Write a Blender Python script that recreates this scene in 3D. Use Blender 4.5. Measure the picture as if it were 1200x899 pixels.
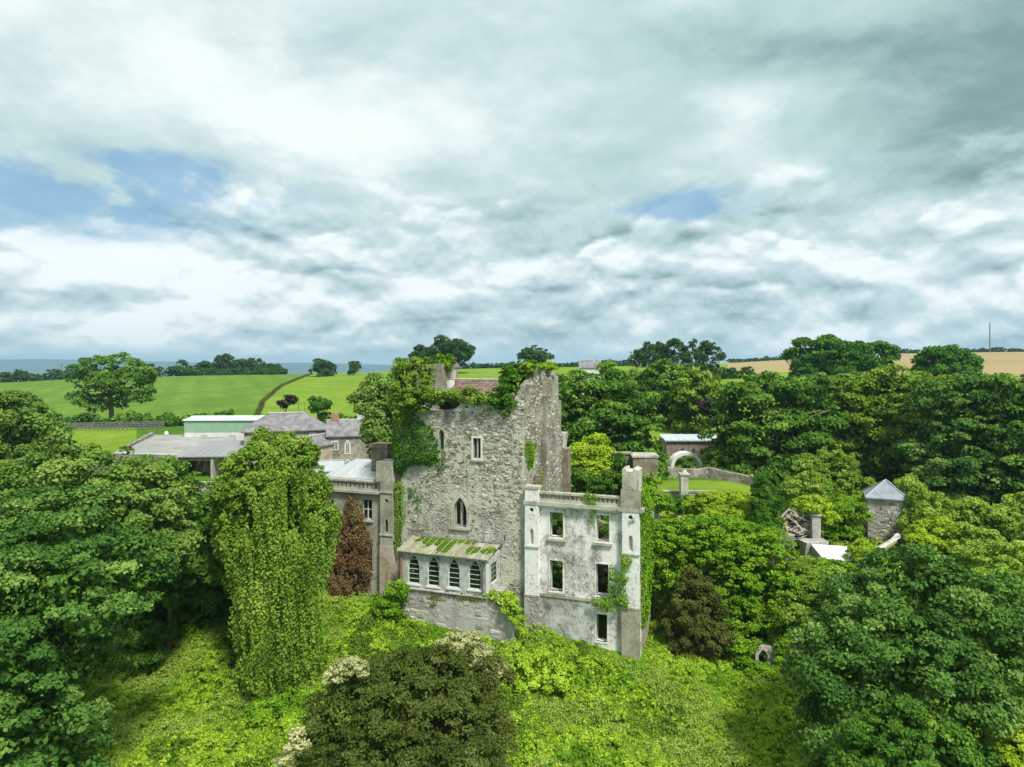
import bpy, math, random
import numpy as np
from mathutils import Vector
from mathutils.geometry import delaunay_2d_cdt

for o in list(bpy.data.objects): bpy.data.objects.remove(o)
SC = bpy.context.scene
COL = SC.collection
R = math.radians
rng = np.random.default_rng(7)
random.seed(7)

# ------------------------------------------------------------------ camera
CZ, FPX, HY = 20.0, 800.0, 428.0
cam = bpy.data.objects.new('camera', bpy.data.cameras.new('camera'))
COL.objects.link(cam)
cam.location = (0, 0, CZ); cam.rotation_euler = (R(90), 0, 0)
cam.data.sensor_width = 36; cam.data.lens = 24
cam.data.shift_y = -21.5 / 1200
cam.data.clip_start = 0.5; cam.data.clip_end = 40000
SC.camera = cam

# ------------------------------------------------------------------ node helpers
class N:
    """socket with arithmetic"""
    def __init__(s, nt, sock): s.nt = nt; s.s = sock
    def m(s, op, o=None, o2=None, clamp=False):
        n = s.nt.nodes.new('ShaderNodeMath'); n.operation = op; n.use_clamp = clamp
        s.nt.links.new(s.s, n.inputs[0])
        for i, q in ((1, o), (2, o2)):
            if q is None: continue
            if isinstance(q, N): s.nt.links.new(q.s, n.inputs[i])
            else: n.inputs[i].default_value = q
        return N(s.nt, n.outputs[0])
    def __add__(s, o): return s.m('ADD', o)
    def __sub__(s, o): return s.m('SUBTRACT', o)
    def __mul__(s, o): return s.m('MULTIPLY', o)
    def __truediv__(s, o): return s.m('DIVIDE', o)
    def clamp(s): return s.m('ADD', 0.0, clamp=True)
    def ramp(s, a, b): # linear 0..1 between a and b
        n = s.nt.nodes.new('ShaderNodeMapRange'); s.nt.links.new(s.s, n.inputs[0])
        n.inputs[1].default_value = a; n.inputs[2].default_value = b
        n.interpolation_type = 'SMOOTHSTEP'
        return N(s.nt, n.outputs[0])
def comb(nt, x, y, z):
    n = nt.nodes.new('ShaderNodeCombineXYZ')
    for i, q in enumerate((x, y, z)):
        if isinstance(q, N): nt.links.new(q.s, n.inputs[i])
        else: n.inputs[i].default_value = q
    return N(nt, n.outputs[0])
def sep(nt, v):
    n = nt.nodes.new('ShaderNodeSeparateXYZ'); nt.links.new(v.s, n.inputs[0])
    return [N(nt, n.outputs[i]) for i in range(3)]
def noise(nt, v, scale, detail=4, rough=.55, dist=0.0):
    n = nt.nodes.new('ShaderNodeTexNoise')
    if v is not None: nt.links.new(v.s, n.inputs['Vector'])
    n.inputs['Scale'].default_value = scale; n.inputs['Detail'].default_value = detail
    n.inputs['Roughness'].default_value = rough; n.inputs['Distortion'].default_value = dist
    return N(nt, n.outputs[0])
def mix(nt, f, a, b, mode='MIX'):
    n = nt.nodes.new('ShaderNodeMix'); n.data_type = 'RGBA'; n.blend_type = mode
    if isinstance(f, N): nt.links.new(f.s, n.inputs[0])
    else: n.inputs[0].default_value = f
    for i, q in ((6, a), (7, b)):
        if isinstance(q, N): nt.links.new(q.s, n.inputs[i])
        else: n.inputs[i].default_value = (*q, 1) if len(q) == 3 else q
    return N(nt, n.outputs[2])
def vmul(nt, v, k):
    n = nt.nodes.new('ShaderNodeVectorMath'); n.operation = 'MULTIPLY'
    nt.links.new(v.s, n.inputs[0]); n.inputs[1].default_value = k
    return N(nt, n.outputs[0])
def vadd(nt, v, k):
    n = nt.nodes.new('ShaderNodeVectorMath'); n.operation = 'ADD'
    nt.links.new(v.s, n.inputs[0]); n.inputs[1].default_value = k
    return N(nt, n.outputs[0])

# ------------------------------------------------------------------ light and sky
SUN_DIR = Vector((0.36, -0.56, 0.98)).normalized()   # towards the sun
SUN_EL = math.asin(SUN_DIR.z); SUN_AZ = math.atan2(SUN_DIR.x, SUN_DIR.y)
sun = bpy.data.objects.new('sun', bpy.data.lights.new('sun', 'SUN'))
COL.objects.link(sun)
sun.data.energy = 4.3; sun.data.angle = R(9); sun.data.color = (1, .955, .87)
sun.rotation_euler = SUN_DIR.to_track_quat('Z', 'Y').to_euler()
SC.view_settings.view_transform = 'Standard'; SC.view_settings.look = 'None'
SC.view_settings.exposure = 0.36; SC.view_settings.gamma = 1

W = bpy.data.worlds.new('World'); SC.world = W; W.use_nodes = True
nt = W.node_tree; nt.nodes.clear()
def build_sky():
    sky = nt.nodes.new('ShaderNodeTexSky'); sky.sky_type = 'NISHITA'; sky.sun_disc = False
    sky.sun_elevation = SUN_EL; sky.sun_rotation = SUN_AZ; sky.altitude = 100
    tc = nt.nodes.new('ShaderNodeTexCoord'); d = N(nt, tc.outputs['Generated'])
    x, y, z = sep(nt, d)
    az = x.m('ARCTAN2', y)
    el = z.m('ARCSINE')
    zz = z.m('MAXIMUM', 0.0) + 0.26
    q = comb(nt, x / zz, y / zz, z * .8)
    # high layer seen in perspective on a flat ceiling
    nA = noise(nt, q, 1.0, 8, .55, .35)
    nF = noise(nt, vadd(nt, q, (5.3, 1.7, 2.0)), 2.6, 7, .6, .3)
    # cumulus decks: stretched along the horizon, lit on top, grey below
    warp = noise(nt, vmul(nt, d, (3, 3, 9)), 1.2, 3, .5)
    sq = comb(nt, x * 1.0, y * 1.0, z * 1.9 + warp * .10)
    n1 = noise(nt, sq, 4.2, 7, .50, .0)
    n2 = noise(nt, vadd(nt, sq, (0.0, 0.0, 0.05)), 4.2, 7, .50, .0)
    m1 = noise(nt, vadd(nt, sq, (3.1, .7, .2)), 11.0, 6, .52, .0)
    m2 = noise(nt, vadd(nt, sq, (3.1, .7, .2 + .02)), 11.0, 6, .52, .0)
    emb = (n1 - n2) * 2.9 + (m1 - m2) * 1.6
    low = el.ramp(0.30, 0.10)             # 1 near the horizon
    L = nA.ramp(.30, .70) * .42 + nF.ramp(.35, .7) * .18 + .345
    L = L + emb * (low * .85 + .18)
    def g(px, py, sx, sy, amp):
        a0 = math.atan((px - 600) / FPX); v = (HY - py) / FPX
        e0 = math.asin(v / math.sqrt(1 + v * v + ((px - 600) / FPX) ** 2))
        u = (az - a0) * (1 / sx); w = (el - e0) * (1 / sy)
        r = (u * u + w * w) * -1.0
        return r.m('EXPONENT') * amp
    L = L - g(930, 40, .40, .09, .42) - g(1190, 130, .17, .09, .30) - g(690, 185, .13, .028, .16) \
        - g(560, 386, .32, .020, .26) - g(330, 350, .18, .016, .08) - g(1050, 330, .25, .05, .14)
    L = L + g(60, 100, .24, .11, .08) + g(400, 165, .14, .05, .2) + g(870, 118, .10, .025, .26) \
        + g(560, 100, .3, .05, .08) + g(140, 290, .22, .022, .18) + g(740, 315, .09, .022, .18) \
        + g(880, 330, .07, .018, .16) + g(800, 200, .25, .05, .08) + g(30, 400, .3, .03, .06)
    # separate puffs with crisp edges, white tops and grey feet
    pq = comb(nt, x * 1.0 + warp * .08, y * 1.0, z * 2.0 + warp * .08)
    p1 = noise(nt, vadd(nt, pq, (9.2, 4.1, .3)), 6.0, 8, .48, .0)
    p2 = noise(nt, vadd(nt, pq, (9.2, 4.1, .3 + .035)), 6.0, 8, .48, .0)
    pa = p1.ramp(.485, .555) * el.ramp(.34, .16) * el.ramp(.015, .05)
    pl = ((p1 - p2) * 4.4 + .56 + (m1 - m2) * 1.2) * .85 + L * .12
    L = L * (pa * -.88 + 1.0) + pl * pa * .88
    L = L.clamp()
    c = mix(nt, L.ramp(.0, .55), (.19, .33, .325), (.51, .68, .675))
    c = mix(nt, L.ramp(.45, .95), c, (.90, .985, .975))
    # bluish cast in the lower decks
    cb = mix(nt, L.ramp(.0, .55), (.26, .37, .43), (.55, .68, .74))
    cb = mix(nt, L.ramp(.45, .95), cb, (.91, .97, .99))
    c = mix(nt, el.ramp(.30, .05) * .6 + .1, c, cb)
    # gaps of blue
    gap = g(50, 225, .24, .050, 1.35) + g(190, 192, .10, .022, .9) + g(825, 240, .075, .026, 1.5) \
        + g(745, 247, .07, .014, .8) + g(390, 45, .05, .03, .35) + g(470, 320, .05, .01, .3) + g(330, 235, .12, .02, .45)
    gap = gap * (nF.ramp(.64, .36) * .75 + m1.ramp(.62, .40) * .45 + .16)
    gap = gap + nA.ramp(.72, .8) * .0
    blue = vmul(nt, N(nt, sky.outputs[0]), (.10, .10, .10))
    blue = mix(nt, .55, blue, (.24, .53, .82))
    c = mix(nt, gap.ramp(.20, 1.15) * .80, c, blue)
    # bright haze strip above the horizon
    wisp = noise(nt, comb(nt, az * 3.0, el * 60.0, 0.0), 1.3, 5, .55)
    hz = el.ramp(.030, .006)
    c = mix(nt, hz * (wisp.ramp(.3, .6) * .5 + .5), c, (.62, .76, .80))
    c = mix(nt, el.ramp(.0, -.03), c, (.25, .33, .34))
    c = vmul(nt, c, (10, 10, 10))
    bg = nt.nodes.new('ShaderNodeBackground'); bg.inputs[1].default_value = 0.083
    nt.links.new(c.s, bg.inputs[0])
    out = nt.nodes.new('ShaderNodeOutputWorld'); nt.links.new(bg.outputs[0], out.inputs[0])
build_sky()
W.cycles.sampling_method = 'MANUAL'; W.cycles.sample_map_resolution = 512

# ------------------------------------------------------------------ materials
MATS = {}
def newmat(name):
    m = bpy.data.materials.new(name); m.use_nodes = True
    m.node_tree.nodes.clear(); MATS[name] = m
    t = m.node_tree
    b = t.nodes.new('ShaderNodeBsdfPrincipled'); o = t.nodes.new('ShaderNodeOutputMaterial')
    t.links.new(b.outputs[0], o.inputs[0])
    return m, t, b, o
def pos(t): return N(t, t.nodes.new('ShaderNodeNewGeometry').outputs['Position'])
def attr(t, name):
    n = t.nodes.new('ShaderNodeAttribute'); n.attribute_name = name
    return N(t, n.outputs['Fac'])
def bump(t, b, h, strength=.5, dist=.05):
    n = t.nodes.new('ShaderNodeBump'); n.inputs['Strength'].default_value = strength
    n.inputs['Distance'].default_value = dist
    t.links.new(h.s, n.inputs['Height']); t.links.new(n.outputs[0], b.inputs['Normal'])
def leafmat(name, c0, c1, c2, spec=.25, rough=.5, trans=.22, patch=.35):
    """c0 dark leaf, c1 usual, c2 palest leaf, in some kinds with sunlit highlights put into its colour"""
    m, t, b, o = newmat(name)
    tone = attr(t, 'tone')
    big = noise(t, pos(t), patch, 3, .6)
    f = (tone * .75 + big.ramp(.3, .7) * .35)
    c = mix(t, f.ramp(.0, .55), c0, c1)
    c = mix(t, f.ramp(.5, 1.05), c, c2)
    t.links.new(c.s, b.inputs['Base Color'])
    b.inputs['Roughness'].default_value = rough
    b.inputs['Specular IOR Level'].default_value = spec
    tr = t.nodes.new('ShaderNodeBsdfTranslucent')
    tcol = mix(t, 1.0, c, (1.0, 1.0, .3), 'MULTIPLY'); t.links.new(tcol.s, tr.inputs[0])
    ms = t.nodes.new('ShaderNodeMixShader'); ms.inputs[0].default_value = trans
    t.links.new(b.outputs[0], ms.inputs[1]); t.links.new(tr.outputs[0], ms.inputs[2])
    t.links.new(ms.outputs[0], o.inputs[0])
    return m
LF = dict(
    sycamore=((.02, .055, .012), (.085, .165, .03), (.27, .36, .09)),  # palest tone brightened to imitate the sunlit crown tops
    olive=((.04, .08, .012), (.16, .23, .035), (.33, .39, .10)),
    pale=((.05, .10, .03), (.16, .23, .07), (.30, .35, .14)),
    bright=((.05, .11, .012), (.17, .28, .026), (.31, .42, .055)),
    lime=((.10, .17, .014), (.27, .38, .03), (.42, .50, .07)),
    vine=((.045, .10, .014), (.16, .26, .04), (.32, .42, .11)),
    vinepale=((.08, .15, .022), (.22, .33, .055), (.38, .46, .13)),
    yew=((.03, .045, .010), (.075, .11, .018), (.15, .19, .05)),
    blue=((.022, .06, .02), (.085, .16, .045), (.29, .36, .14)),  # palest tone carries painted highlights as well
    rust=((.07, .045, .018), (.20, .115, .055), (.27, .22, .10)),
    purple=((.02, .012, .016), (.05, .03, .035), (.09, .06, .05)),
    cream=((.20, .24, .08), (.42, .43, .2), (.62, .60, .36)),
    ivy=((.025, .08, .014), (.07, .16, .022), (.14, .24, .04)),
    ivyred=((.06, .07, .015), (.15, .17, .035), (.24, .23, .06)),
    far=((.02, .045, .015), (.05, .095, .03), (.09, .14, .05)),
    ground=((.08, .15, .012), (.27, .41, .04), (.45, .56, .09)),
    groundpale=((.12, .18, .03), (.30, .40, .09), (.48, .54, .18)),
    brown=((.04, .055, .012), (.11, .135, .03), (.19, .205, .06)),
    moss=((.06, .10, .01), (.15, .24, .02), (.26, .34, .04)),
)
for k, v in LF.items():
    if k not in ('rust', 'purple', 'cream', 'yew', 'brown', 'ivyred'): 
        q = (1.02, 1.09, .74) if k in ('ground', 'groundpale', 'lime', 'vinepale', 'vine') else (.86, 1.06, .60)
        v = [(c[0] * q[0], c[1] * q[1], c[2] * q[2]) for c in v]
    leafmat(k, *v, spec=.08 if k in ('sycamore', 'blue', 'ivy') else .03, rough=.65, patch=.22 if k.startswith('ground') else .35)

def simple(name, c, rough=.8, spec=.3, metal=0, c2=None, scale=2.0, bmp=0, bscale=20, detail=6, contrast=(.3, .7)):
    m, t, b, o = newmat(name)
    p = pos(t)
    if c2:
        f = noise(t, p, scale, detail, .62)
        cc = mix(t, f.ramp(*contrast), c, c2); t.links.new(cc.s, b.inputs['Base Color'])
    else: b.inputs['Base Color'].default_value = (*c, 1)
    b.inputs['Roughness'].default_value = rough; b.inputs['Metallic'].default_value = metal
    b.inputs['Specular IOR Level'].default_value = spec
    if bmp: bump(t, b, noise(t, p, bscale, 5, .6), bmp, .04)
    return m
simple('bark', (.10, .075, .05), c2=(.2, .17, .12), scale=3, bmp=.6, bscale=8)
simple('deadwood', (.28, .24, .19), c2=(.52, .47, .40), scale=2.5, bmp=.5, bscale=12)
simple('concrete', (.34, .34, .33), c2=(.50, .50, .48), scale=.35, bmp=.3, detail=8)
simple('farwall', (.62, .62, .58), c2=(.5, .5, .47), scale=.8)
simple('greenclad', (.20, .34, .23), c2=(.25, .38, .27), scale=.6)
simple('greenroof', (.42, .55, .45), c2=(.52, .62, .53), scale=.5)
simple('slate', (.12, .115, .125), c2=(.24, .23, .235), scale=1.2, bmp=.5, bscale=9, rough=.65)
simple('redroof', (.14, .09, .07), c2=(.26, .185, .145), scale=1.3, bmp=.7, bscale=9, contrast=(.35, .65))
simple('whitepaint', (.66, .66, .62), c2=(.62, .63, .60), scale=3)
simple('whitesheet', (.80, .82, .84), c2=(.66, .69, .72), scale=.8, rough=.45)
simple('greypaint', (.26, .28, .26), c2=(.52, .54, .50), scale=2.2, bmp=.2)
simple('dark', (.03, .03, .03), c2=(.07, .06, .05), scale=2)
simple('darkwood', (.07, .055, .045), c2=(.13, .10, .075), scale=2)
simple('boards', (.20, .155, .125), c2=(.30, .25, .205), scale=1.4, bmp=.3)
simple('brick', (.25, .13, .085), c2=(.34, .24, .18), scale=3, bmp=.5, bscale=6)
simple('brownstone', (.12, .095, .065), c2=(.28, .24, .175), scale=1.4, bmp=.8, bscale=6)
simple('lead', (.30, .33, .36), c2=(.42, .45, .47), scale=.9, rough=.5, spec=.5)
simple('hutslate', (.17, .20, .23), c2=(.27, .30, .33), scale=1.5, bmp=.5, bscale=9, rough=.6)
simple('iron', (.10, .11, .11), c2=(.16, .15, .14), scale=5)
simple('pole', (.13, .11, .09), c2=(.2, .18, .15), scale=2)

def metalsheet(name, c, c2, c3):
    m, t, b, o = newmat(name); p = pos(t)
    x, y, z = sep(t, p)
    f = noise(t, p, 1.4, 8, .65); f2 = noise(t, p, 7, 5, .6)
    tone = attr(t, 'tone')
    cc = mix(t, tone, c, c2); cc = mix(t, f.ramp(.42, .66) * .8, cc, c3)
    cc = mix(t, f2.ramp(.5, .75) * .4, cc, (.12, .10, .08))
    t.links.new(cc.s, b.inputs['Base Color']); b.inputs['Roughness'].default_value = .6
    return m
metalsheet('rustysheet', (.24, .22, .17), (.42, .40, .33), (.17, .21, .06))
metalsheet('leadsheet', (.33, .36, .38), (.50, .53, .54), (.38, .39, .37))
metalsheet('greysheet', (.20, .21, .22), (.30, .31, .32), (.26, .26, .25))
metalsheet('bluemetal', (.36, .46, .52), (.46, .56, .60), (.38, .42, .42))

def masonry(name, base, pale, dark, moss, vor=2.2, patches=.5, streak=.5, bst=.9):
    """old wall: stones of mixed tone, mortar, lime render left in patches, moss"""
    m, t, b, o = newmat(name); p = pos(t)
    ns = noise(t, p, 1.2, 6, .6)
    w = N(t, t.nodes.new('ShaderNodeTexVoronoi').outputs[0])
    vn = w.s.node; vn.inputs['Scale'].default_value = vor; vn.inputs['Randomness'].default_value = 1
    pw = t.nodes.new('ShaderNodeVectorMath'); pw.operation = 'MULTIPLY_ADD'
    t.links.new(p.s, pw.inputs[0]); pw.inputs[1].default_value = (1, 1, 1.7)
    nv = t.nodes.new('ShaderNodeTexNoise'); nv.inputs['Scale'].default_value = 3
    nv.inputs['Detail'].default_value = 3; t.links.new(nv.outputs[1], pw.inputs[2])
    t.links.new(pw.outputs[0], vn.inputs['Vector'])
    cell = N(t, vn.outputs['Color']); cx = sep(t, cell)[0]
    gap = w.ramp(.12, .5)
    c = mix(t, cx, base, pale); c = mix(t, gap * .45, c, dark)
    fine = noise(t, p, 9, 6, .7)
    c = mix(t, fine.ramp(.50, .68) * .75, c, dark)
    mid = noise(t, vadd(t, p, (1, 5, 2)), 2.3, 7, .72, .6)
    c = mix(t, mid.ramp(.52, .66) * .6, c, dark)
    big = noise(t, p, .45, 5, .62, .4)
    rend = big.ramp(.5 - patches * .3, .62)
    c = mix(t, rend * .8, c, pale)
    x, y, z = sep(t, p)
    st = noise(t, comb(t, x * 2.2, y * 2.2, z * .18), 1.2, 5, .6)
    c = mix(t, st.ramp(.52, .72) * streak, c, dark)
    ms = noise(t, vadd(t, p, (7, 3, 9)), .9, 6, .65)
    c = mix(t, ms.ramp(.56, .70) * .7, c, moss)
    t.links.new(c.s, b.inputs['Base Color']); b.inputs['Roughness'].default_value = .92
    b.inputs['Specular IOR Level'].default_value = .15
    hh = (gap * -.5 + 1.0) * (rend * -.6 + 1.0) + fine * .6
    bump(t, b, hh, bst, .09)
    return m
masonry('rubble', (.24, .22, .16), (.57, .56, .48), (.085, .07, .05), (.13, .16, .04), vor=3.4, patches=.65)
masonry('rubbledark', (.21, .195, .15), (.36, .345, .285), (.10, .09, .065), (.17, .19, .07), vor=3.2, patches=.3)
masonry('plinth', (.30, .285, .26), (.50, .49, .46), (.17, .15, .13), (.15, .18, .06), vor=1.5, patches=.7, streak=.6)
masonry('fieldwall', (.24, .21, .17), (.38, .35, .3), (.10, .085, .065), (.13, .15, .06), patches=.1)
masonry('hutstone', (.35, .32, .28), (.47, .44, .40), (.20, .18, .15), (.26, .25, .16), patches=.4, streak=.2)

def plaster(name, clean, grey, stain, moss, amount=.5):
    m, t, b, o = newmat(name); p = pos(t); x, y, z = sep(t, p)
    a = noise(t, p, .55, 8, .68, .5); f = noise(t, p, 5, 8, .72)
    st = noise(t, comb(t, x * 3, y * 3, z * .22), 1.1, 6, .65)
    c = mix(t, a.ramp(.62 - amount * .35, .66), clean, grey)
    c = mix(t, f.ramp(.47, .66) * (a.ramp(.42, .58) * .85 + .12), c, stain)
    blot = noise(t, vadd(t, p, (4, 4, 1)), .8, 7, .75, .8)
    c = mix(t, blot.ramp(.52, .64) * amount, c, stain)
    c = mix(t, st.ramp(.52, .70) * .45, c, stain)
    ms = noise(t, vadd(t, p, (2, 9, 4)), 1.1, 6, .65)
    c = mix(t, ms.ramp(.58, .72) * .5, c, moss)
    t.links.new(c.s, b.inputs['Base Color']); b.inputs['Roughness'].default_value = .9
    b.inputs['Specular IOR Level'].default_value = .15
    bump(t, b, f + a, .5, .04)
    return m
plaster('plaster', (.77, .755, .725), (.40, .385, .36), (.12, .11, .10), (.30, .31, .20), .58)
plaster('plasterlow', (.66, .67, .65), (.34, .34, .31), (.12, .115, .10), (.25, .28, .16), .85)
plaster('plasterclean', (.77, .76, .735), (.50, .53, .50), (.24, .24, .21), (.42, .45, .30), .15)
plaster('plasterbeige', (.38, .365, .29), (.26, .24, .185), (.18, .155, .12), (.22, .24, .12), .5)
plaster('trimstone', (.46, .46, .38), (.34, .33, .26), (.2, .18, .13), (.24, .27, .12), .5)
plaster('brickplaster', (.47, .43, .36), (.36, .25, .18), (.25, .13, .09), (.2, .22, .1), .8)

def terrainmat(name, c0, c1, c2, s1=.04, s2=1.2, rows=None, bmp=.4):
    m, t, b, o = newmat(name); p = pos(t); x, y, z = sep(t, p)
    a = noise(t, p, s1, 5, .6, .5); f = noise(t, p, s2, 6, .7)
    c = mix(t, a.ramp(.3, .7), c0, c1)
    c = mix(t, f.ramp(.40, .72) * .75, c, c2)
    if rows:
        w = ((x * rows[0] + y * rows[1]) + a * 3).m('SINE')
        c = mix(t, w.ramp(-1, 1) * rows[2], c, c2)
    t.links.new(c.s, b.inputs['Base Color']); b.inputs['Roughness'].default_value = 1
    b.inputs['Specular IOR Level'].default_value = .05
    bump(t, b, noise(t, p, 3, 5, .7), bmp, .25)
    return m
terrainmat('g_field', (.095, .18, .022), (.15, .235, .034), (.065, .13, .015), .05, .35, (.55, .25, .30))
terrainmat('g_lime', (.14, .235, .02), (.20, .285, .034), (.10, .165, .015), .06, .4, (.4, .45, .25))
terrainmat('g_stubble', (.30, .225, .11), (.38, .29, .15), (.23, .185, .09), .02, .5, (.25, .9, .45))
terrainmat('g_rough', (.05, .12, .012), (.10, .20, .02), (.04, .08, .01), .12, 1.1)
terrainmat('g_bank', (.07, .16, .012), (.13, .25, .018), (.05, .11, .01), .3, 1.6, None, .8)
terrainmat('g_plain', (.05, .10, .05), (.22, .28, .12), (.02, .05, .03), .004, .012)
terrainmat('g_hill', (.05, .08, .05), (.10, .13, .07), (.04, .06, .04), .003, .01)
terrainmat('g_yard', (.26, .26, .25), (.36, .36, .34), (.19, .19, .18), .12, .8)

m, t, b, o = newmat('glass')
b.inputs['Base Color'].default_value = (.02, .045, .03, 1); b.inputs['Roughness'].default_value = .12
tr = t.nodes.new('ShaderNodeBsdfTransparent'); ms = t.nodes.new('ShaderNodeMixShader')
ms.inputs[0].default_value = .30; t.links.new(tr.outputs[0], ms.inputs[1]); t.links.new(b.outputs[0], ms.inputs[2])
t.links.new(ms.outputs[0], o.inputs[0])
m, t, b, o = newmat('stones')
tone = attr(t, 'tone'); p = pos(t)
c = mix(t, tone.ramp(.0, .5), (.16, .14, .10), (.36, .34, .27)); c = mix(t, tone.ramp(.45, 1.0), c, (.60, .58, .475))
c = mix(t, noise(t, p, 1.1, 6, .65).ramp(.54, .68) * .7, c, (.14, .16, .06))
c = mix(t, noise(t, p, 10, 4, .7).ramp(.5, .8) * .5, c, (.2, .18, .15))
t.links.new(c.s, b.inputs['Base Color']); b.inputs['Roughness'].default_value = .95
b.inputs['Specular IOR Level'].default_value = .1
bump(t, b, noise(t, p, 12, 4, .6), .6, .04)

# ------------------------------------------------------------------ object helpers
ORG = {}
def tag(o, label=None, cat=None, group=None, kind=None):
    if label: o['label'] = label
    if cat: o['category'] = cat
    if group: o['group'] = group
    if kind: o['kind'] = kind
    return o
def thing(name, label, cat, loc, group=None):
    o = bpy.data.objects.new(name, None); COL.objects.link(o); o.location = loc
    o.empty_display_size = .3
    ORG[o] = Vector(loc); return tag(o, label, cat, group)
def quadmesh(name, V, Q, mat, tone=None):
    """V (n,3) Q (m,4) numpy"""
    me = bpy.data.meshes.new(name); nv, nf = len(V), len(Q)
    me.vertices.add(nv); me.vertices.foreach_set('co', np.ascontiguousarray(V, dtype=np.float32).ravel())
    k = Q.shape[1]
    me.loops.add(nf * k); me.loops.foreach_set('vertex_index', np.ascontiguousarray(Q, dtype=np.int32).ravel())
    me.polygons.add(nf); me.polygons.foreach_set('loop_start', np.arange(0, nf * k, k, dtype=np.int32))
    me.update(calc_edges=True)
    if tone is not None:
        a = me.attributes.new('tone', 'FLOAT', 'FACE'); a.data.foreach_set('value', tone.astype(np.float32))
    me.materials.append(MATS[mat]); return me
def link(name, me, parent=None, origin=None, top=False):
    o = bpy.data.objects.new(name, me); COL.objects.link(o)
    if parent is not None:
        o.parent = parent; ORG[o] = ORG[parent]
    elif origin is not None:
        o.location = origin; ORG[o] = Vector(origin)
    else: ORG[o] = Vector((0, 0, 0))
    return o
def mk(name, V, F, mat, parent=None, origin=None, tone=None, smooth=False):
    """mesh object from world coordinates"""
    V = np.asarray(V, dtype=float)
    off = ORG[parent] if parent is not None else Vector(origin if origin is not None else (0, 0, 0))
    me = bpy.data.meshes.new(name)
    me.from_pydata((V - np.array(off)).tolist(), [], [tuple(int(i) for i in f) for f in F])
    me.materials.append(MATS[mat])
    if tone is not None:
        a = me.attributes.new('tone', 'FLOAT', 'FACE'); a.data.foreach_set('value', np.asarray(tone, dtype=np.float32))
    if smooth: me.shade_smooth()
    me.update()
    return link(name, me, parent, origin)
class MB:
    def __init__(s): s.V = []; s.F = []
    def add(s, V, F):
        k = len(s.V); s.V += [tuple(v) for v in V]; s.F += [tuple(i + k for i in f) for f in F]; return s
    def box(s, x0, x1, y0, y1, z0, z1, fn=None, jit=0):
        V = [(x, y, z) for z in (z0, z1) for y in (y0, y1) for x in (x0, x1)]
        if jit: V = [tuple(c + random.uniform(-jit, jit) for c in v) for v in V]
        if fn: V = [fn(*v) for v in V]
        return s.add(V, [(0, 2, 3, 1), (4, 5, 7, 6), (0, 1, 5, 4), (1, 3, 7, 5), (3, 2, 6, 7), (2, 0, 4, 6)])
    def tube(s, pts, rad, n=7):
        pts = [Vector(p) for p in pts]; k = len(s.V)
        for i, p in enumerate(pts):
            d = (pts[min(i + 1, len(pts) - 1)] - pts[max(i - 1, 0)]).normalized()
            u = d.orthogonal().normalized(); w = d.cross(u)
            for j in range(n):
                a = 2 * math.pi * j / n
                s.V.append(tuple(p + (u * math.cos(a) + w * math.sin(a)) * rad[i]))
        for i in range(len(pts) - 1):
            for j in range(n):
                a = k + i * n + j; b2 = k + i * n + (j + 1) % n
                s.F.append((a, b2, b2 + n, a + n))
        s.F.append(tuple(k + j for j in range(n))[::-1]); s.F.append(tuple(k + (len(pts) - 1) * n + j for j in range(n)))
        return s
    def mk(s, name, mat, parent=None, origin=None, tone=None, smooth=False):
        return mk(name, s.V, s.F, mat, parent, origin, tone, smooth)
def inpoly(P2, x, y):
    x = np.asarray(x); y = np.asarray(y); ins = np.zeros(x.shape, bool); n = len(P2)
    for i in range(n):
        x1, y1 = P2[i]; x2, y2 = P2[(i + 1) % n]
        if y1 == y2: continue
        c = ((y1 > y) != (y2 > y)) & (x < (x2 - x1) * (y - y1) / (y2 - y1) + x1); ins ^= c
    return ins
def polydist(P2, x, y):
    d = np.full(np.shape(x), 1e9); n = len(P2)
    for i in range(n):
        ax, ay = P2[i]; bx, by = P2[(i + 1) % n]; dx, dy = bx - ax, by - ay
        tt = np.clip(((x - ax) * dx + (y - ay) * dy) / (dx * dx + dy * dy + 1e-9), 0, 1)
        d = np.minimum(d, np.hypot(x - ax - tt * dx, y - ay - tt * dy))
    return d
def slab(outline, holes, w0, w1, fn):
    """wall of given outline (u,z) with holes, between w0 (front) and w1 (back); fn(u,w,z) -> world"""
    loops = [outline] + holes
    pts = []; edges = []
    for lp in loops:
        k = len(pts); pts += [Vector(p) for p in lp]
        edges += [(k + i, k + (i + 1) % len(lp)) for i in range(len(lp))]
    v, e, f, *_ = delaunay_2d_cdt(pts, edges, [], 0, 1e-5)
    xs = np.array([[sum(v[i][0] for i in t) / 3, sum(v[i][1] for i in t) / 3] for t in f])
    ok = inpoly(outline, xs[:, 0], xs[:, 1])
    for h in holes: ok &= ~inpoly(h, xs[:, 0], xs[:, 1])
    tr = [t for t, k in zip(f, ok) if k]
    n = len(v)
    V = [fn(p[0], w0, p[1]) for p in v] + [fn(p[0], w1, p[1]) for p in v]
    F = [tuple(t) for t in tr] + [tuple(i + n for i in t[::-1]) for t in tr]
    cnt = {}
    for t in tr:
        for i in range(3):
            a, b2 = t[i], t[(i + 1) % 3]; cnt[(a, b2)] = 1
    for (a, b2) in cnt:
        if (b2, a) not in cnt: F.append((b2, a, a + n, b2 + n))
    return V, F
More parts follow.
